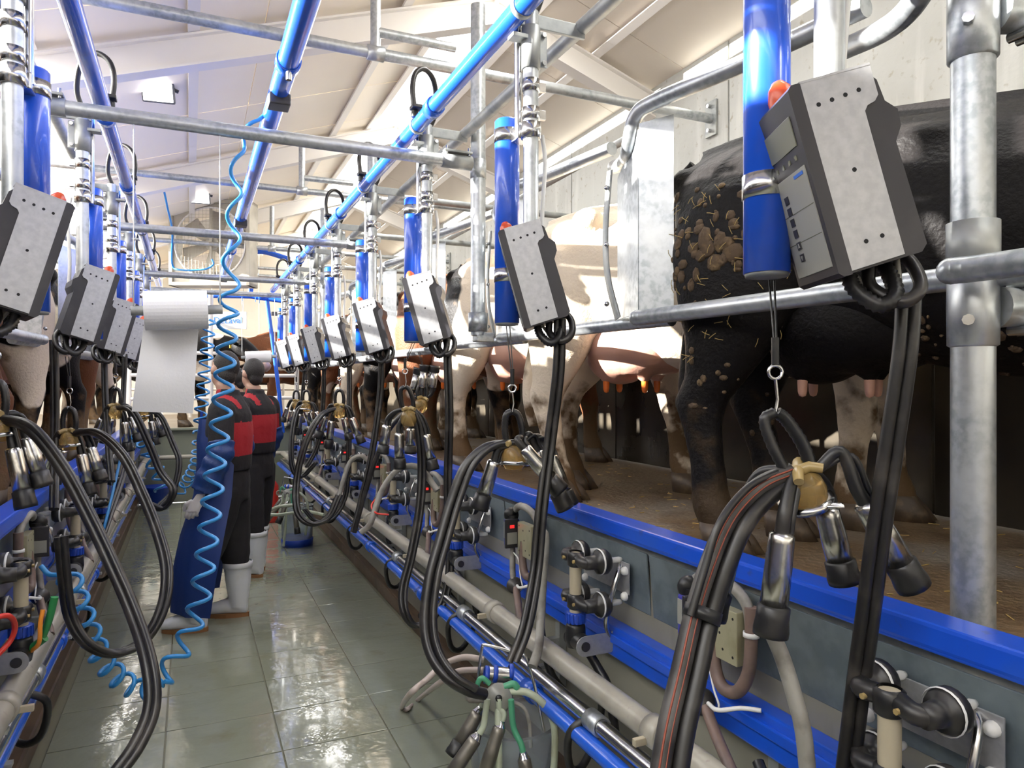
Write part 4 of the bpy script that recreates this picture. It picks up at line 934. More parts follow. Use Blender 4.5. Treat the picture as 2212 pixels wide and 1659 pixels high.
path = [P(555, 262, s=3.42), P(528, 300, s=3.38), P(512, 345, s=3.35), P(508, 430, s=3.33), P(502, 520, s=3.32), P(498, 600, s=3.32), P(492, 700, s=3.3), P(486, 800, s=3.3), P(478, 900, s=3.28), P(466, 1000, s=3.25), P(456, 1100, s=3.22), P(445, 1200, s=3.18), P(432, 1290, s=3.13), P(412, 1360, s=3.08), P(375, 1430, s=3.0), P(345, 1475, s=2.93)]
# the spacing is stretched at the top and tight at the bottom
coil('coiled_air_hose', path, 19, lambda f: .02 + .022 * min(1, max(0, (f - .04) * 6)), .0092, 'long light blue coiled air hose hanging from the middle pipe before the worker', gaps=lambda f: f / .21 * .33 if f < .21 else .33 + (f - .21) / .58 * .49 if f < .79 else .82 + (f - .79) / .21 * .18, seg=16, lead=[P(592, 212, s=3.40), P(575, 245, s=3.42)])
path = [P(336, 1480, s=2.93), P(310, 1490, s=2.86), P(270, 1475, s=2.80), P(225, 1430, s=2.72), P(195, 1370, s=2.66), P(172, 1310, s=2.62), P(150, 1250, s=2.58), P(128, 1235, s=2.56)]
coil('coiled_air_hose', path, 10, .036, .0085, 'light blue coiled air hose rising from the floor bend to the left pit wall', seg=14, lead=[P(345, 1475, s=2.93)])
MB().tube(spline([P(128, 1242, s=2.55), P(105, 1240, s=2.55), P(88, 1222, s=2.55)], 5), .009, 8).solo('hose_tail', COILM, 'blue end of the coiled hose at the left wall', 'air hose')
path = [P(452, 690, s=6.0), P(447, 760, s=6.0), P(441, 820, s=6.0), P(436, 870, s=6.0), P(432, 915, s=6.0)]
coil('coiled_air_hose', path, 9, lambda f: .05, .009, 'thin blue coiled air hose behind the hanging paper, left of the worker', seg=10)
path = [P(431, 935, s=6.05), P(424, 1000, s=6.3), P(400, 1045, s=6.6), P(382, 1070, s=6.6)]
coil('coiled_air_hose', path, 8, .05, .009, 'short blue coiled hose behind the worker arm', seg=10)
path = [P(292, 925, s=5.0), P(318, 970, s=5.2), P(330, 1000, s=5.2), P(345, 1030, s=5.2), P(350, 1060, s=5.2)]
coil('coiled_air_hose', path, 6, .05, .009, 'blue coiled hose against the left wall near the blue bucket', seg=10, lead=spline([V((-.505, 4.95, .645)), V((-.46, 4.95, .8)), P(280, 905, s=5.0)], 5))
def gun(pos, d, label, body, trig):
    pos = V(pos); d = V(d).normalized(); M = frame(d)
    t = thing('spray_gun', pos, label, 'spray gun', 'spray guns')
    b = MB(); b.tube([pos, pos + d * .05, pos + d * .10, pos + d * .125], [.012, .013, .018, .012], 10); b.cyl(pos + d * .125, pos + d * .135, .02, 12); b.part('barrel', body, t)
    up = V((.1, 0, 1)).normalized()
    b = MB(); b.tube(spline([pos + d * .02, pos + up * .05 - d * .005, pos + up * .12 - d * .02], 4), .0115, 10); b.part('grip', body, t)
    b = MB(); b.tube(spline([pos + d * .055 - up * .01, pos + d * .0 - up * .005 + M.col[0] * .03, pos + up * .06 + M.col[0] * .035, pos + up * .10 + M.col[0] * .03], 4), .007, 8); b.part('trigger', trig, t)
    MB().lathe([(.013, 0), (.021, .002), (.021, .012), (.013, .014)], pos + d * .13, d, 12).part('nozzle_ring', trig, t)
    return t
g0 = P(98, 1378, s=2.30)
gun(g0, P(62, 1404, s=2.30) - g0, 'green spray gun with orange trigger hooked on the left pit pipes', GREENP, ORANGEP)
g0 = P(432, 925, s=6.0)
gun(g0, V((-.1, 0, -1)), 'blue spray gun hanging from the thin coil behind the worker', BUCKB, ORANGEP)
MB().tube(spline([P(-40, 1345, s=2.0), P(15, 1330, s=2.05), P(32, 1352, s=2.1), P(22, 1385, s=2.1), P(-10, 1420, s=2.05)], 6), .008, 8).solo('red_hose', REDP, 'red hose loop low at the left picture edge', 'hose')
MB().tube(spline([P(1068, 1224, s=3.5), P(826, 1065, s=3.9), P(803, 1090, s=3.85), P(812, 1108, s=3.8), P(840, 1112, s=3.8)][1:], 6), .005, 8).solo('red_wire', REDP, 'thin red tube beside the third manifold', 'tube')
# ------------------------------------------------------------------ paper roll, lamps, fan, sign, end of the pit
def paper_roll(pl, pr, rad, y_rail_z, label, sheet=None, s=3.1):
    pl, pr = V(pl), V(pr); c = (pl + pr) / 2; ax = (pr - pl).normalized()
    t = thing('paper_roll', c - V((0, 0, rad)), label, 'paper roll', 'paper rolls over the pit')
    L = (pr - pl).length
    b = MB(); b.lathe([(.03, 0), (rad, .001), (rad, L - .001), (.03, L)], pl, ax, 36, smooth=False); b.part('roll', PAPER, t)
    b = MB(); b.cyl(pl - ax * .05, pr + ax * .06, .021, 14); b.part('core_tube', GALVD, t)
    if sheet:
        back = V((0, 1, 0)); n = 10; vs = []
        q0, q1, q2, q3 = sheet
        for i in range(n + 1):
            f = i / n; w = .012 * math.sin(f * 7)
            for (a, d) in ((q0, q3), (q1, q2)):
                p = V(a).lerp(V(d), f); vs.append(p + back * w)
        fs = [(2 * i, 2 * i + 1, 2 * i + 3, 2 * i + 2) for i in range(n)]
        vs2 = [p + V((0, .0012, 0)) for p in vs]; m = len(vs)
        b = MB(); b.add(vs + vs2, fs + [tuple(m + j for j in f[::-1]) for f in fs], True); b.part('hanging_sheet', PAPER, t)
    for p, d in ((pl - ax * .04, -1), (pr + ax * .05, 1)):
        b = MB(); b.tube([p, p + V((0, 0, .12))], .01, 8, flat=.3); b.part('hanger_strap', GALVD, t)
        b = MB(); b.tube([p + V((0, 0, .11)), V((p.x, p.y + .02, y_rail_z))], .0028, 6); b.part('cord', WPLAST, t)
    return t
s = 3.12
pl, pr = P(311, 671, Y=3.42), P(449, 669, Y=3.42)
sh = (P(312, 690, Y=3.50), P(430, 690, Y=3.50), P(417, 893, Y=3.48), P(284, 889, Y=3.50))
paper_roll(pl, pr, .085, 2.72, 'white paper roll hung on cords above the pit with a long sheet hanging down', sh)
pl, pr = P(530, 772, Y=9.58), P(585, 770, Y=9.58)
paper_roll(pl, pr, .075, 2.73, 'small distant white paper roll above the worker with the blue coil')

def flood(pos, label, sc=0.72):
    p = V(pos); t = thing('flood_lamp', p, label, 'lamp', 'flood lamps under the roof')
    n = V((-.12, -.85, -.52)).normalized(); M = frame(n); rot = M
    b = MB(); b.box(p - n * .05 * sc, (.31 * sc, .22 * sc, .06 * sc), rot, .012); b.ell(p - n * .115 * sc + V((0, 0, .05)) * sc, (.145 * sc, .13 * sc, .085 * sc), rot, 18); b.part('housing', LAMPB, t)
    b = MB(); b.box(p - n * .017 * sc, (.275 * sc, .175 * sc, .006), rot); b.part('lit_glass', LAMPG, t)
    b = MB(); b.tube([p + M.col[0] * .18 * sc - n * .1, p + V((-.12, 0.05, .16)) * sc, p + V((-.16, .06, .24)) * sc], .02 * sc, 8); b.box(p - n * .13 * sc + V((-.16, 0, .04)) * sc, (.12 * sc, .1 * sc, .1 * sc), None, .01); b.part('arm_and_gear', LAMPB, t)
    return t
flood(P(340, 200, s=5.2), 'nearest lit flood lamp under the roof at the upper left')
flood(P(432, 428, s=8.6), 'second lit flood lamp, above the square fan')
flood(P(448, 545, s=13.0), 'farthest lit flood lamp, seen through the fan opening')
MB().tube(spline([P(325, 370, s=7.5), P(350, 400, s=7.7), P(362, 450, s=8.0), P(372, 500, s=8.4), P(372, 570, s=8.8), P(390, 583, s=8.8), P(440, 582, s=8.8), P(460, 572, s=8.8), P(458, 560, s=8.8)], 6), .012, 8).solo('blue_cable', COILM, 'light blue cable drooping beside the square fan', 'cable')

# square fan
s = 9.3
f0, f1 = P(376, 437, s=s), P(548, 620, s=s)
fx, fz, fy = (f0.x + f1.x) / 2, (f0.z + f1.z) / 2, (f0.y + f1.y) / 2
W_ = (f1 - f0).dot(V((_ct, -_st, 0))); H_ = f0.z - f1.z
t = thing('box_fan', (fx, fy, f1.z), 'large square weathered fan hanging under the roof at the far end', 'fan')
rz = Matrix.Rotation(-YAW, 3, 'Z'); c = V((fx, fy, fz))
b = MB(); th = .045
for sx in (-1, 1): b.box(c + rz @ V((sx * (W_ / 2 - th / 2), 0, 0)), (th, .3, H_), rz, .004); b.box(c + rz @ V((0, 0, sx * (H_ / 2 - th / 2))), (W_, .3, th), rz, .004)
b.part('frame', FANM, t)
rr = W_ * .44; n = 32; vs = []; 
for i in range(n):
    a = 2 * math.pi * i / n; ca, sa = math.cos(a), math.sin(a); k = 1 / max(abs(ca), abs(sa))
    vs += [c + rz @ V((rr * ca, -.11, rr * sa)), c + rz @ V((W_ / 2 * ca * k * .97, -.11, H_ / 2 * sa * k * .97))]
fs = [(2 * i, 2 * i + 1, (2 * i + 3) % (2 * n), (2 * i + 2) % (2 * n)) for i in range(n)]
b = MB(); b.add(vs, fs, False); b.part('orifice_plate', FANM, t)
ring = [c + rz @ V((rr * math.cos(a), -.12, rr * math.sin(a))) for a in [i * math.pi / 16 for i in range(33)]]
b = MB(); b.tube(ring, .012, 6, cap=False); b.part('orifice_ring', WSTEEL, t)
b = MB()
for i in range(-9, 10):
    d = i / 10 * rr; h = math.sqrt(max(rr * rr - d * d, .001))
    b.tube([c + rz @ V((-h, -.13, d)), c + rz @ V((h, -.13, d))], .0016, 4); b.tube([c + rz @ V((d, -.132, -h)), c + rz @ V((d, -.132, h))], .0016, 4)
b.part('guard_mesh', FANM, t)
b = MB(); b.cyl(c + rz @ V((0, .06, 0)), c + rz @ V((0, -.06, 0)), .09, 14); b.part('hub', FANM, t)
b = MB(); b.box(c + rz @ V((0, -.09, 0)), (.03, .03, H_ * .96), rz); b.part('motor_bar', FANM, t)
for i in range(6):
    a = i * math.pi / 3 + .3; d = V((math.cos(a), 0, math.sin(a))); e = V((-math.sin(a), 0, math.cos(a)))
    b = MB(); q = [c + rz @ (d * .08 + e * .05 + V((0, -.03, 0))), c + rz @ (d * rr * .93 + e * .13 + V((0, -.05, 0))), c + rz @ (d * rr * .93 - e * .10 + V((0, .06, 0))), c + rz @ (d * .08 - e * .05 + V((0, .03, 0)))]
    b.add(q + [p + rz @ V((0, .006, 0)) for p in q], [(0, 1, 2, 3), (4, 5, 6, 7), (0, 1, 5, 4), (1, 2, 6, 5), (2, 3, 7, 6), (3, 0, 4, 7)], False); b.part('blade', FANM, t)
for sx in (-1, 1): MB().cyl(c + rz @ V((sx * W_ * .4, 0, H_ / 2)), c + rz @ V((sx * W_ * .4, 0, H_ / 2 + .5)), .006, 6).part('hanging_rod', GALVD, t)

# maker's sign
s = 11.0
a0, a1 = P(384, 674, s=s), P(533, 711, s=s)
w_, h_ = (a1 - a0).dot(V((_ct, -_st, 0))), a0.z - a1.z
c = (a0 + a1) / 2
t = thing('wall_sign', (c.x, c.y, a1.z), 'grey-white sign with blue lettering over the far end of the pit', 'sign')
b = MB(); b.box(c, (w_, .02, h_), rz, .004); b.part('board', SIGNM, t)
cu = bpy.data.curves.new('lettering', 'FONT'); cu.body = 'DeLaval'; cu.size = .140; cu.extrude = .002; cu.align_x = 'LEFT'; cu.align_y = 'CENTER'
tmp = bpy.data.objects.new('tmp', cu); COL.objects.link(tmp)
me = bpy.data.meshes.new_from_object(tmp.evaluated_get(bpy.context.evaluated_depsgraph_get())); bpy.data.objects.remove(tmp)
Mt = Matrix.Translation(rz @ V((0.06, -.013, 0))) @ rz.to_4x4() @ Matrix.Rotation(R(90), 4, 'X')
me.transform(Mt); me.materials.clear(); me.materials.append(SIGNT)
lo = P(461, 690, s=s) - c; lo = lo - rz @ V((.06, 0, 0)); me.transform(Matrix.Translation((lo.x, lo.y, 0)))
# in the thing's own space
me.transform(Matrix.Translation((0, 0, c.z - a1.z)))
o = link_mesh('lettering', me, t, 'blue letters reading DeLaval')
for sx in (-1, 1): MB().cyl(c + rz @ V((sx * w_ * .45, 0, h_ / 2)), c + rz @ V((sx * w_ * .45, 0, h_ / 2 + .6)), .005, 6).part('hanging_rod', GALVD, t)

# end gate of white tubes
t = thing('end_gate', (0.35, 10.75, 1.0), 'white tubular gate across the far end of the pit with cows behind', 'gate')
for z in (1.40, 1.72, 2.03): MB().cyl((-.75, 10.75, z), (1.42, 10.75, z), .026, 12).part('rail', WSTEEL, t)
for x in (-.75, .26, 1.42): MB().cyl((x, 10.75, 1.0), (x, 10.75, 2.9 if x < 1 else 2.5), .034, 12).part('upright', WSTEEL, t)
# second row of white tubes farther back
t = thing('back_gate', (0.9, 14.0, 1.0), 'second white tubular gate farther behind the cows', 'gate')
for z in (1.5, 1.95, 2.4): MB().cyl((-1.8, 14.0, z), (3.3, 14.0, z), .026, 12).part('rail', WSTEEL, t)
for x in (-1.8, 0, 1.6, 3.3): MB().cyl((x, 14.0, 1.0), (x, 14.0, 2.6), .03, 12).part('upright', WSTEEL, t)
# blue pipe at the far end
s = 10.0
t = thing('far_air_pipe', P(545, 640, s=s), 'blue pipe crossing the far end with a riser, below the fan', 'pipe')
MB().tube([P(250, 636, s=s), P(430, 638, s=s), P(540, 640, s=s), P(625, 652, s=s)], .034, 14).part('tube', BLUEP, t)
MB().tube(spline([P(625, 560, s=s), P(575, 545, s=s), P(550, 545, s=s), P(543, 556, s=s), P(543, 600, s=s), P(541, 632, s=s)], 5), .036, 14).part('riser', BLUEP, t)
for x, y0, y1 in ((474, 632, 652), (523, 630, 650), (552, 632, 652), (560, 633, 655)): MB().cyl(P(x, y0, s=s - .05), P(x, y1, s=s - .05), .006, 6).part('cable_tie', COILM, t)
MB().tube([P(577, 650, s=9.9), P(592, 760, s=9.9), P(603, 850, s=9.9), P(611, 935, s=9.9)], .028, 12).solo('blue_prop', BLUEP, 'slanting blue pole at the far right end of the pit', 'pole')
MB().box(P(596, 678, s=9.6), (.12, .08, .05), None, .01).solo('junction_box', LAMPB, 'small grey box hanging at the far end of the right row', 'box')
# things on the floor at the far end
def bucket(x, y, r, h, m, label):
    t = thing('bucket', (x, y, 0), label, 'bucket')
    b = MB(); b.lathe([(0, .006), (r * .82, 0), (r, h), (r * 1.05, h), (r * 1.05, h - .03), (r * 1.0, h - .03), (r * .97, h), (r * .8, .02), (0, .015)], (x, y, 0), n=26); b.part('pail', m, t)
    b = MB(); b.tube([(x + r * math.cos(a), y, h - .03 - .8 * r * math.sin(a) * .4) for a in [i * math.pi / 10 for i in range(11)]], .005, 6); b.part('bail', STEEL, t)
    return t
q = P(338, 1094, Z=0); bucket(q.x, q.y, .17, .27, BUCKB, 'blue plastic bucket on the floor by the far left wall')
q = P(388, 1065, Z=0)
t = thing('plastic_case', (q.x, q.y, 0), 'light grey plastic case on the floor at the far end', 'case')
MB().box((q.x, q.y, .19), (.36, .3, .38), rz, .02).part('body', GREYP, t); MB().cyl((q.x, q.y - .05, .38), (q.x, q.y - .05, .41), .035, 12).part('cap', WPLAST, t)
q = P(334, 985, s=9.9)
b = MB(); b.lathe([(0, -.06), (.045, -.06), (.055, .06), (.05, .06), (.04, -.05), (0, -.05)], V((q.x, 10.48, 1.066 - .0)), n=18); b.solo('cup', CYANP, 'pale cyan cup standing on the end wall of the pit', 'cup')
q = P(586, 1052, s=8.2)
t = thing('red_canister', (q.x, q.y, 0), 'red canister on the floor beside the second worker', 'canister')
b = MB(); b.lathe([(0, 0), (.075, 0), (.08, .03), (.08, .42), (.05, .47), (.03, .49), (0, .49)], (q.x, q.y, 0), n=18); b.part('body', REDP, t); MB().cyl((q.x, q.y, .49), (q.x, q.y, .53), .03, 12).part('cap', RUBBER, t)
MB().tube([(-.6, 10.5, .62), (.5, 10.5, .62), (1.3, 10.5, .62)], .03, 14).solo('cross_pipe', MILKP, 'off-white pipe along the far end wall of the pit', 'pipe')
# ------------------------------------------------------------------ cows
def cow_mat(name, base, patch, lo, scale, seed, dirt=(0.11, 0.068, 0.035), dirt_top=0.62, rough=0.55, soil=.52):
    m = bpy.data.materials.new(name); m.use_nodes = True; nt = m.node_tree; N, L = nt.nodes, nt.links; b = N['Principled BSDF']
    b.inputs['Roughness'].default_value = rough; b.inputs['Specular IOR Level'].default_value = .14
    tc = N.new('ShaderNodeTexCoord'); mp = N.new('ShaderNodeMapping'); L.new(tc.outputs['Object'], mp.inputs[0]); mp.inputs['Location'].default_value = seed
    nz = N.new('ShaderNodeTexNoise'); nz.inputs['Scale'].default_value = scale; nz.inputs['Detail'].default_value = 2.5; nz.inputs['Roughness'].default_value = .45; L.new(mp.outputs[0], nz.inputs['Vector'])
    mr = N.new('ShaderNodeMapRange'); L.new(nz.outputs['Fac'], mr.inputs[0]); mr.inputs[1].default_value = lo; mr.inputs[2].default_value = lo + .012
    mx = N.new('ShaderNodeMix'); mx.data_type = 'RGBA'; L.new(mr.outputs[0], mx.inputs[0]); mx.inputs[6].default_value = (*base, 1); mx.inputs[7].default_value = (*patch, 1)
    # soiling: strong on the lower legs, patchy on the thighs
    sx = N.new('ShaderNodeSeparateXYZ'); L.new(tc.outputs['Object'], sx.inputs[0])
    zr = N.new('ShaderNodeMapRange'); L.new(sx.outputs['Z'], zr.inputs[0]); zr.inputs[1].default_value = dirt_top; zr.inputs[2].default_value = 0.02; zr.inputs[3].default_value = 0.0; zr.inputs[4].default_value = .42
    n2 = N.new('ShaderNodeTexNoise'); n2.inputs['Scale'].default_value = 9.0; n2.inputs['Detail'].default_value = 6; L.new(tc.outputs['Object'], n2.inputs['Vector'])
    ad = N.new('ShaderNodeMath'); ad.operation = 'ADD'; L.new(n2.outputs['Fac'], ad.inputs[0]); L.new(zr.outputs[0], ad.inputs[1])
    m2 = N.new('ShaderNodeMapRange'); L.new(ad.outputs[0], m2.inputs[0]); m2.inputs[1].default_value = soil + .08; m2.inputs[2].default_value = soil + .26
    mx2 = N.new('ShaderNodeMix'); mx2.data_type = 'RGBA'; L.new(m2.outputs[0], mx2.inputs[0]); L.new(mx.outputs[2], mx2.inputs[6]); mx2.inputs[7].default_value = (*dirt, 1)
    L.new(mx2.outputs[2], b.inputs['Base Color'])
    n3 = N.new('ShaderNodeTexNoise'); n3.inputs['Scale'].default_value = 70.0; n3.inputs['Detail'].default_value = 5; L.new(tc.outputs['Object'], n3.inputs['Vector'])
    bp = N.new('ShaderNodeBump'); bp.inputs['Strength'].default_value = .35; bp.inputs['Distance'].default_value = .012; L.new(n3.outputs['Fac'], bp.inputs['Height']); L.new(bp.outputs[0], b.inputs['Normal'])
    return m
WHITE, BLACK, BROWN = (0.60, 0.51, 0.40), (0.007, 0.006, 0.006), (0.13, 0.048, 0.021)
CM = {'black': cow_mat('black_hide', BLACK, WHITE, .74, 1.3, (3, 1, 2), dirt=(.045, .029, .016), soil=.58),
      'white': cow_mat('white_hide', WHITE, BLACK, .66, 1.5, (1.3, 4, 7)),
      'pied': cow_mat('pied_hide', WHITE, BLACK, .52, 1.5, (6, 2.2, 1)),
      'pied_dark': cow_mat('dark_pied_hide', BLACK, WHITE, .56, 1.4, (2, 8.5, 3)),
      'brown': cow_mat('brown_hide', BROWN, (.5, .42, .34), .62, 1.4, (5, 5, 1))}
UDDER = mat('udder_skin', (0.52, 0.29, 0.215), 0.5, 0, [(6, (0.42, 0.22, 0.16), 0.45, 0.7, 5), (3, (.16, .1, .06), .62, .75, 6)], bump=(22, .25))
TEAT = mat('iodine_dipped_teat', (0.75, 0.17, 0.025), 0.22, coat=.4)
HOOF = mat('muddy_hoof', (0.055, 0.036, 0.022), 0.5, 0, [(20, (.12, .085, .05), .5, .7, 5)])
PINKN = mat('muzzle_skin', (.30, .20, .17), .35)
EYE_M = mat('dark_eye', (.01, .008, .006), .08)
TAGM = mat('yellow_ear_tag', (.85, .55, .02), .4)

def ring(x, z, hz, hy, y=0): return ((x, y, z), (0, hy, 0), (0, 0, hz))
def leg_rings(pts):
    g = lambda z: 1.28 if z < .62 else 1.28 - (z - .62) * 1.4 if z < .8 else 1.03
    return [((x, y, z), (rx * g(z), 0, 0), (0, ry * g(z), 0)) for x, y, z, rx, ry in pts]
def cow_body(v):
    b = MB()
    b.loft([ring(-.165, 1.16, .10, .10), ring(-.14, 1.13, .22, .19), ring(-.06, 1.10, .285, .245), ring(.08, 1.085, .32, .275), ring(.24, 1.07, .345, .285), ring(.42, 1.04, .36, .30),
            ring(.62, 1.00, .385, .345), ring(.85, .975, .40, .37), ring(1.08, .975, .395, .36), ring(1.28, .99, .375, .30), ring(1.45, 1.03, .34, .235), ring(1.60, 1.07, .27, .175), ring(1.70, 1.11, .18, .12)])
    # spine ridge, hook and pin bones
    b.tube([(-.10, 0, 1.37), (.15, 0, 1.405), (.5, 0, 1.395), (.9, 0, 1.37), (1.2, 0, 1.385), (1.42, 0, 1.40), (1.62, 0, 1.33)], [.05, .055, .05, .045, .05, .055, .06], 10)
    for s in (-1, 1):
        b.ell((.24, s * .235, 1.33), (.085, .065, .06)); b.ell((-.13, s * .115, 1.27), (.06, .05, .06))
        b.ell((.62, s * .20, 1.25), (.2, .08, .05))
        # hind leg: thigh, gaskin, hock, cannon, pastern
        sw = v['hl'] if s > 0 else v['hr']
        b.loft(leg_rings([(.10, s * .15, 1.20, .20, .12), (.09, s * .18, 1.02, .235, .125), (.08, s * .19, .84, .20, .115), (.06, s * .19, .70, .135, .085), (.01 + sw * .3, s * .19, .58, .085, .06), (-.045 + sw * .6, s * .19, .50, .075, .052),
                          (-.04 + sw * .7, s * .19, .42, .055, .046), (-.02 + sw * .85, s * .19, .30, .047, .043), (-.01 + sw * .95, s * .19, .19, .05, .047), (.01 + sw, s * .19, .13, .062, .058), (.03 + sw, s * .19, .08, .055, .053), (.05 + sw, s * .19, .02, .072, .062)]))
        b.tube([(-.09 + sw * .5, s * .19, .56), (-.075 + sw * .6, s * .19, .50)], [.03, .038], 8)
        # front leg
        fw = v['fl'] if s > 0 else v['fr']
        b.loft(leg_rings([(1.40, s * .17, 1.10, .17, .09), (1.38, s * .19, .92, .145, .09), (1.37, s * .18, .78, .105, .078), (1.38 + fw * .3, s * .165, .64, .075, .06), (1.40 + fw * .5, s * .16, .50, .06, .052), (1.41 + fw * .6, s * .155, .42, .062, .056),
                          (1.405 + fw * .75, s * .155, .34, .046, .043), (1.40 + fw * .9, s * .155, .20, .044, .042), (1.405 + fw, s * .155, .13, .058, .053), (1.42 + fw, s * .155, .08, .05, .05), (1.44 + fw, s * .155, .02, .068, .06)]))
    # brisket, neck, head
    b.ell((1.50, 0, .78), (.20, .13, .17))
    hz = v['head']
    b.loft([((1.50, 0, 1.12), (0, .17, 0), (-.1, 0, .27)), ((1.72, 0, 1.19 + hz * .2), (0, .125, 0), (-.09, 0, .215)), ((1.92, 0, 1.25 + hz * .6), (0, .10, 0), (-.06, 0, .165)), ((2.08, 0, 1.30 + hz), (0, .095, 0), (-.03, 0, .135))])
    b.loft([((2.04, 0, 1.36 + hz), (0, .085, 0), (.04, 0, .10)), ((2.14, 0, 1.31 + hz), (0, .115, 0), (.06, 0, .125)), ((2.26, 0, 1.22 + hz), (0, .10, 0), (.07, 0, .11)), ((2.38, 0, 1.12 + hz), (0, .075, 0), (.065, 0, .085)), ((2.47, 0, 1.05 + hz), (0, .08, 0), (.055, 0, .07)), ((2.53, 0, 1.0 + hz), (0, .06, 0), (.03, 0, .045))])
    return remesh(b, 'body', .021, 7, [CM['black']], .5)
VAR = [dict(hl=.10, hr=0.0, fl=.0, fr=.12, head=-.05), dict(hl=-.10, hr=.05, fl=.08, fr=-.05, head=-.18)]
BODY = [cow_body(v) for v in VAR]
def udder_mesh(k):
    b = MB(); b.ell((.40, .09, .76), (.25, .13, .17)); b.ell((.40, -.09, .76), (.25, .13, .17)); b.ell((.30, 0, .70), (.17, .17, .145)); b.ell((.52, 0, .72), (.16, .165, .12)); b.ell((.66, 0, .80), (.18, .13, .07))
    for x in (.26, .46):
        for y in (-.075, .075): b.tube([(x, y, .62), (x, y, .565)], [.045, .022], 10)
    return remesh(b, 'udder', .016, 5, [UDDER])
UD = udder_mesh(0)
TEATS = []
bt = MB(); bt.lathe([(.016, 0), (.0165, -.02), (.015, -.05), (.011, -.064), (0, -.069)], (0, 0, 0), n=12); TEAT_ME = bt.mesh('teat', TEAT)
bt = MB()
for s in (-1, 1): bt.loft([((-.01, s * .032, .10), (.060, 0, 0), (0, .036, 0)), ((.015, s * .036, .05), (.080, 0, 0), (0, .040, 0)), ((.035, s * .040, .0), (.092, 0, 0), (0, .042, 0))])
bt.ell((-.055, .02, .075), (.022, .016, .022), n=8); bt.ell((-.055, -.02, .075), (.022, .016, .022), n=8)
HOOF_ME = bt.mesh('hoof', HOOF)
def tail_mesh(sway):
    b = MB(); p = spline([(-.13, 0, 1.36), (-.185, sway * .1, 1.30), (-.20, sway * .25, 1.10), (-.19, sway * .6, .88), (-.18, sway, .68), (-.175, sway * 1.15, .50), (-.16, sway * 1.2, .34)], 5)
    n = len(p); b.tube(p, [.034 - .018 * min(1, i / (n * .5)) + (.03 * math.sin(max(0, i / n - .58) / .42 * math.pi) if i / n > .58 else 0) for i in range(n)], 10); return b.mesh('tail', CM['black'])
TAILS = [tail_mesh(.05), tail_mesh(-.06)]
be = MB(); be.loft([((0, .07, 0), (.025, 0, 0), (0, 0, .02)), ((-.005, .13, -.005), (.05, 0, 0), (0, 0, .022)), ((-.02, .21, -.02), (.045, 0, 0), (0, 0, .016)), ((-.03, .26, -.03), (.012, 0, 0), (0, 0, .006))]); EAR = be.mesh('ear', CM['black'])
be = MB(); be.ell((0, 0, 0), (.024, .016, .02), n=10); EYE_ME = be.mesh('eye', EYE_M)
be = MB(); be.loft([((2.46, 0, 1.055), (0, .083, 0), (.056, 0, .07)), ((2.54, 0, 1.0), (0, .066, 0), (.034, 0, .05)), ((2.553, 0, .99), (0, .03, 0), (.012, 0, .02))]); MUZ = be.mesh('muzzle', PINKN)
be = MB(); be.box((0, .17, -.055), (.008, .05, .055), None, .004); TAG_ME = be.mesh('ear_tag', TAGM)
def over(o, m):
    for sl in o.material_slots: sl.link = 'OBJECT'; sl.material = m
def cow(x, y, z, heading, hide, label, group, var=0, udder=True, tail=0, head=True, shaded_udder=False):
    t = thing('cow', (x, y, z), label, 'cow', group, rz=heading)
    m = CM[hide]; v = VAR[var]
    over(link_mesh('body', BODY[var], t), m)
    if udder:
        u = link_mesh('udder', UD, t)
        if shaded_udder: over(u, CM['black'])  # nearest cow: shade behind the hind leg put into the udder's colour
        for tx in (.26, .46):
            for ty in (-.075, .075):
                o = link_mesh('teat', TEAT_ME, u); o.location = (tx, ty, .585)
                if shaded_udder: over(o, UDDER)
    over(link_mesh('tail', TAILS[tail], t), m)
    for s in (-1, 1):
        sw = v['hl'] if s > 0 else v['hr']; fw = v['fl'] if s > 0 else v['fr']
        o = link_mesh('hoof', HOOF_ME, t); o.location = (.035 + sw, s * .19, 0)
        o = link_mesh('hoof', HOOF_ME, t); o.location = (1.425 + fw, s * .155, 0)
        if head:
            o = link_mesh('ear', EAR, t); o.location = (2.07, 0, 1.36 + v['head']); o.rotation_euler = (0, 0, 0 if s > 0 else math.pi); over(o, m)
            q = link_mesh('ear_tag', TAG_ME, o)
            o = link_mesh('eye', EYE_ME, t); o.location = (2.18, s * .112, 1.33 + v['head'])
    if head:
        o = link_mesh('muzzle', MUZ, t); o.location = (0, 0, v['head'])
    return t
HR = math.atan2(-.866, .5); HL = math.atan2(-.866, -.5)
RC = [('black', 0, 0, 'black dirty cow nearest on the right, dung caked on its thigh'), ('white', 1, 1, 'mostly white sunlit cow, second on the right, pink udder showing'),
      ('pied', 0, 0, 'white cow with black patches, third on the right'), ('brown', 1, 1, 'dark brown cow, fourth on the right, being milked'),
      ('pied_dark', 0, 0, 'black cow with pale patches, fifth on the right'), ('pied', 1, 1, 'pied cow, sixth on the right'),
      ('brown', 0, 1, 'brown cow, seventh on the right'), ('pied_dark', 1, 0, 'dark cow, eighth and farthest on the right')]
for i, (hide, var, tl, L) in enumerate(RC):
    c1 = cow(1.77, 1.99 + 1.22 * i, 1.04, HR + R((0, 2, -2, 1)[i % 4]), hide, L, 'cows on the right standing', var, True, tl, True, i == 0)
    if i == 0: first_cow = c1
LC = [('pied_dark', 0, 'nearest cow on the left, dark and soiled, cut by the left picture edge'), ('brown', 1, 'second cow on the left, brown with soiled legs'), ('pied', 0, 'third cow on the left behind the drop hoses'),
      ('pied_dark', 1, 'fourth cow on the left'), ('brown', 0, 'fifth cow on the left'), ('pied', 1, 'sixth and farthest cow on the left')]
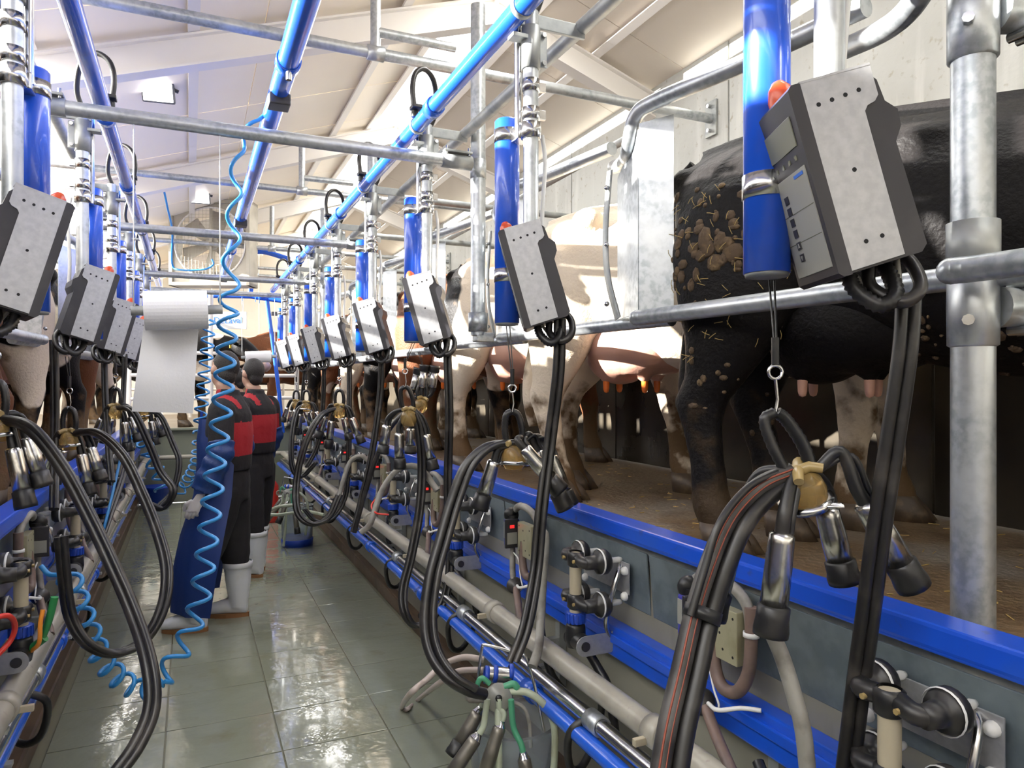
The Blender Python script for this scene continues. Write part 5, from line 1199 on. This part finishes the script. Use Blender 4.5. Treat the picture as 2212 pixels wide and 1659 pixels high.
for i, (hide, var, L) in enumerate(LC):
    cow(-1.0, 2.55 + 1.22 * i, 1.04, HL + R((0, -2, 1)[i % 3]), hide, L, 'cows on the left standing', var, True, i % 2)
for x, y, h, hide, L in ((2.6, 12.1, R(186), 'brown', 'brown cow waiting behind the end gate'), (-1.2, 11.75, R(-30), 'pied_dark', 'black cow with white face marks waiting behind the end gate at the left'), (2.2, 13.2, R(178), 'pied', 'pied cow waiting farthest back')):
    cow(x, y, 1.0, h, hide, L, 'cows behind the end gate', 1, False, 0)
# dung clods and straw stuck on the nearest cow's thigh and flank
def surface_hits(cw, body, n, box, seed):
    """random spots on the cow's right side: (point, normal) in the cow's own space"""
    from mathutils.bvhtree import BVHTree
    rnd = random.Random(seed); bv = BVHTree.FromPolygons([v.co for v in body.vertices], [tuple(p.vertices) for p in body.polygons])
    out = []
    for _ in range(n):
        x = rnd.uniform(box[0], box[1]); z = rnd.uniform(box[2], box[3])
        h = bv.ray_cast(V((x, -2, z)), V((0, 1, 0)))
        if h[0] is not None: out.append((h[0], h[1], rnd))
    return out
b = MB()
for box, n, sc in (((-.14, .25, .82, 1.22), 60, .7), ((.0, .3, .95, 1.1), 26, 1.1), ((.55, 1.3, .58, .75), 90, .5), ((-.06, .1, .35, .7), 16, .5)):
    for p, nn, rnd in surface_hits(first_cow, BODY[0], n, box, 11 + n):
        r = rnd.uniform(.008, .034) * sc
        b.ell(p, (r * rnd.uniform(.7, 1.4), r * rnd.uniform(.7, 1.4), .007), frame(nn), 7)
b.part('dung_clod', DUNG, first_cow, world=False, kind='stuff')
b = MB()
for p, nn, rnd in surface_hits(first_cow, BODY[0], 110, (-.14, .35, .62, 1.2), 5):
    d = V((rnd.uniform(-1, 1), 0, rnd.uniform(-1, 1))).normalized(); q = p + nn * .010
    b.tube([q - d * .014, q + nn * .004, q + d * .014], .0011, 4, cap=False)
b.part('straw', STRAW, first_cow, world=False, kind='stuff')
# straw and litter lying on the right standing
rnd = random.Random(3); b = MB()
for _ in range(420):
    x, y = rnd.uniform(1.45, 2.8), rnd.uniform(.6, 9.5); a = rnd.uniform(0, 6.3); l = rnd.uniform(.01, .05)
    b.tube([(x, y, 1.0415), (x + l * math.cos(a), y + l * math.sin(a), 1.043)], .0016, 4, cap=False)
o = b.solo('straw_litter', STRAW, 'short bits of straw strewn on the right-hand cow standing', 'straw'); o['kind'] = 'stuff'
# ------------------------------------------------------------------ people
def hand_mesh(parent_pos, down, side, fwd, name='glove'):
    """relaxed left hand: palm, four curled fingers, thumb; down/side/fwd are unit vectors"""
    b = MB(); o = V(parent_pos); d, s, f = V(down), V(side), V(fwd)
    # palm plane spanned by d and f, thickness along s
    b.loft([(o - d * .03, f * .027, s * .020), (o + d * .02, f * .038, s * .018), (o + d * .06, f * .043, s * .017), (o + d * .09, f * .040, s * .015)])
    for k, (off, L) in enumerate(((.032, .075), (.011, .085), (-.011, .078), (-.031, .06))):
        a = o + d * .08 + f * off
        p = [a, a + d * L * .42 + s * .006, a + d * L * .72 + s * .03, a + d * L * .78 + s * .052]
        b.tube(spline(p, 4), [.0105] * 5 + [.0098] * 4 + [.009] * 3 + [.007], 8)
    a = o + d * .015 + f * .034
    b.tube(spline([a, a + f * .026 + d * .025, a + f * .03 + d * .055 + s * .012, a + f * .02 + d * .078 + s * .022], 4), [.014] * 5 + [.012] * 4 + [.010] * 3 + [.008], 8)
    return remesh(b, name, .0042, 3, [GLOVE])
def worker(x, y, heading, label, tall=1.0, near=True, stride=.0, apron=True, arm=(.0, .06), head_turn=0.0, feet=None):
    t = thing('person', (x, y, 0), label, 'person', 'workers in the pit', rz=heading)
    k = tall
    def S(p): return (p[0] * k, p[1] * k, p[2] * k)
    legs = feet or {-1: (-.10, -.5 * stride), 1: (.10, .5 * stride)}       # foot x, foot y
    # --- body (skin): head, neck, torso, arms, legs in one surface
    b = MB()
    b.loft([(S((0, .0, 1.40)), (.065, 0, 0), (0, .065, 0)), (S((0, .01, 1.50)), (.058, 0, 0), (0, .06, 0)), (S((0, .022, 1.57)), (.056, 0, 0), (0, .064, 0))])
    hc = V(S((0, .035, 1.665))); hr = Matrix.Rotation(head_turn, 3, 'Z')
    def HP(px, py, pz): return hc + hr @ V((px, py, pz))
    b.ell(hc + V((0, -.012, .02)), (.078, .098, .10), hr, 18); b.ell(HP(0, .035, -.05), (.058, .062, .072), hr, 14); b.ell(HP(0, .065, -.09), (.034, .03, .028), hr, 10)
    b.tube([HP(0, .085, .015), HP(0, .112, -.025)], [.011, .017], 8)
    for s in (-1, 1): b.ell(HP(s * .079, -.005, -.012), (.010, .022, .034), hr, 10)
    b.loft([(S((0, 0, .86)), (.15, 0, 0), (0, .10, 0)), (S((0, 0, 1.05)), (.14, 0, 0), (0, .09, 0)), (S((0, 0, 1.25)), (.165, 0, 0), (0, .10, 0)), (S((0, -.005, 1.40)), (.15, 0, 0), (0, .085, 0)), (S((0, 0, 1.45)), (.07, 0, 0), (0, .06, 0))])
    for s in (-1, 1):
        fx, fy = legs[s]
        b.tube([S((s * .085, 0, .88)), S((s * .09, fy * .35, .62)), S((fx, fy * .75, .40)), S((fx, fy, .12))], [.085 * k, .07 * k, .052 * k, .04 * k], 12)
    arms = {}
    for s in (-1, 1):
        ax, ay = arm
        sh = V(S((s * .185, -.01, 1.40))); el = V(S((s * (.235 + ax), -.03 + ay * .3, 1.13))); wr = V(S((s * (.245 + ax * 1.4), .06 + ay, .90)))
        arms[s] = (sh, el, wr)
        b.tube(spline([sh, el, wr], 4), [.05] * 3 + [.042] * 3 + [.034] * 2 + [.028], 10)
    body = remesh(b, 'body', .012 if near else .016, 4, [SKIN]); link_mesh('body', body, t)
    # face details
    for s in (-1, 1):
        b = MB(); b.ell(HP(s * .030, .083, .018), (.012, .008, .009), hr, 8); b.part('eye', WPLAST, t, world=False)
    b = MB(); b.ell(HP(0, .094, -.062), (.022, .007, .007), hr, 8); b.part('mouth', UDDER, t, world=False)
    # --- hair
    b = MB(); b.ell(hc + V((0, -.022, .026)), (.085, .098, .104), hr, 18); b.ell(HP(0, -.062, -.045), (.062, .045, .06), hr, 12)
    hm = remesh(b, 'hair', .008, 2, [HAIR])
    bm = bmesh.new(); bm.from_mesh(hm); inv = hr.inverted()
    kill = [v for v in bm.verts if (inv @ (v.co - hc)).y > .045 and (inv @ (v.co - hc)).z < .055]
    bmesh.ops.delete(bm, geom=kill, context='VERTS'); bm.to_mesh(hm); bm.free(); link_mesh('hair', hm, t)
    # --- jacket with red back panel, sleeves
    b = MB()
    b.loft([(S((0, 0, 1.00)), (.195, 0, 0), (0, .145, 0)), (S((0, 0, 1.10)), (.20, 0, 0), (0, .15, 0)), (S((0, -.005, 1.25)), (.212, 0, 0), (0, .152, 0)), (S((0, -.01, 1.37)), (.215, 0, 0), (0, .135, 0)), (S((0, -.008, 1.44)), (.165, 0, 0), (0, .105, 0)), (S((0, .0, 1.49)), (.09, 0, 0), (0, .085, 0))])
    for s in (-1, 1):
        sh, el, wr = arms[s]
        b.tube(spline([sh + V((-s * .03, 0, .0)), sh + V((s * .01, 0, -.03)), el], 4), [.088, .088, .087, .086, .084, .082, .08, .078, .076], 14)
    b.tube([S((0, .005, 1.45)), S((0, .0, 1.535))], [.082, .076], 16)
    jm = remesh(b, 'jacket', .013, 4, [CLOTHK, CLOTHR])
    for p in jm.polygons:
        c = p.center
        if abs(c.x) < .205 * k and 1.10 * k < c.z < 1.325 * k and c.y < .02: p.material_index = 1
        if abs(c.x) > .19 * k and 1.165 * k < c.z < 1.205 * k: p.material_index = 1
        if abs(abs(c.x) - .10 * k) < .022 and c.z > 1.405 * k and c.y < .03: p.material_index = 1
        if c.z > 1.475 * k and c.y > .03: p.material_index = 1
    link_mesh('jacket', jm, t)
    # --- trousers
    b = MB(); b.loft([(S((0, 0, 1.04)), (.175, 0, 0), (0, .125, 0)), (S((0, 0, .92)), (.185, 0, 0), (0, .14, 0)), (S((0, 0, .80)), (.18, 0, 0), (0, .13, 0))])
    for s in (-1, 1):
        fx, fy = legs[s]
        b.tube(spline([S((s * .085, 0, .90)), S((s * .095, fy * .3, .66)), S((fx, fy * .7, .44)), S((fx, fy * .97, .35))], 4), [.118] * 4 + [.108] * 3 + [.10] * 3 + [.088] * 3, 14)
    link_mesh('trousers', remesh(b, 'trousers', .014, 4, [CLOTHK]), t)
    # --- blue over-sleeves with gloved hands
    for s in (-1, 1):
        sh, el, wr = arms[s]
        b = MB(); q0 = sh.lerp(el, .72); p = spline([q0, el, el.lerp(wr, .45), wr], 5); n = len(p)
        b.tube(p, [.082 + .007 * math.sin(i * 1.7) - .022 * max(0, i / n - .75) for i in range(n)], 14)
        o = link_mesh('sleeve', remesh(b, 'sleeve', .012, 2, [CLOTHB]), t)
        d = (wr - el).normalized()
        hm = hand_mesh(wr + d * .05, d, V((-s, 0, 0)), V((0, 1, 0)))
        link_mesh('glove', hm, t)
    # --- apron wrapped round the front and sides
    if apron:
        b = MB(); n = 20; vs = []; rows = ((1.34, .115, .168, 1.0), (1.20, .19, .178, 1.3), (1.05, .212, .178, 1.9), (.85, .225, .20, 1.8), (.60, .30, .28, 1.6), (.36, .365, .325, 1.5), (.13, .355, .34, 1.4))
        for z, rx, ry, wrap in rows:
            for i in range(n + 1):
                f = i / n - .5
                a = math.pi / 2 + f * 2 * wrap * (1.12 if f > 0 else .82)
                w = 1 + .025 * math.sin(i * 1.9 + z * 3)
                vs.append((rx * k * w * math.cos(a), ry * k * w * math.sin(a) + .01, z * k))
        fs = []
        for r in range(len(rows) - 1):
            for i in range(n): fs.append((r * (n + 1) + i, r * (n + 1) + i + 1, (r + 1) * (n + 1) + i + 1, (r + 1) * (n + 1) + i))
        b.add(vs, fs, True); m = len(vs)
        b.add([(p[0] * .985, p[1] * .985, p[2]) for p in vs], [f[::-1] for f in fs], True)
        b.part('apron', APRON, t, world=False)
    # --- boots with tan soles
    for s in (-1, 1):
        fx, fy = legs[s]; fx *= k; fy *= k
        b = MB(); b.tube([(fx, fy - .01, .37), (fx, fy - .012, .25), (fx, fy - .015, .12), (fx, fy - .012, .07)], [.094, .084, .066, .06], 16)
        b.loft([((fx, fy - .075, .065), (.034, 0, 0), (0, 0, .045)), ((fx, fy - .03, .08), (.047, 0, 0), (0, 0, .062)), ((fx, fy + .06, .075), (.050, 0, 0), (0, 0, .055)), ((fx, fy + .14, .06), (.054, 0, 0), (0, 0, .042)), ((fx, fy + .20, .05), (.038, 0, 0), (0, 0, .030))])
        bo = link_mesh('boot', remesh(b, 'boot', .009, 4, [BOOT]), t)
        ol = [(fx + .054 * math.cos(a) * (1.0 if math.sin(a) > 0 else .88), fy + .055 + (.150 if math.sin(a) > 0 else .14) * math.sin(a)) for a in [i * math.pi / 12 for i in range(24)]]
        b = MB(); b.prism(ol, .03, Matrix.Translation((0, 0, .015))); b.part('sole', SOLE, bo, world=False)
        b = MB(); b.lathe([(.088, -.02), (.0975, -.018), (.0985, .018), (.092, .02)], (fx, fy - .01, .36), n=18); b.part('boot_cuff', BOOT, bo, world=False)
    return t
worker(.235, 5.16, R(72), 'nearest worker, black and red jacket, blue apron, white boots, left arm hanging', 1.02, True, 0, True, (.02, .02), R(-46), {-1: (-.20, .15), 1: (.08, -.03)})
worker(.50, 6.35, R(50), 'worker in a black and red jacket behind the nearest man, turned left', 1.015, True, .12, False, (0, .05), R(-20))
worker(.47, 8.1, R(60), 'third worker mostly hidden behind the other two, white boots showing', .99, False, .1, False)
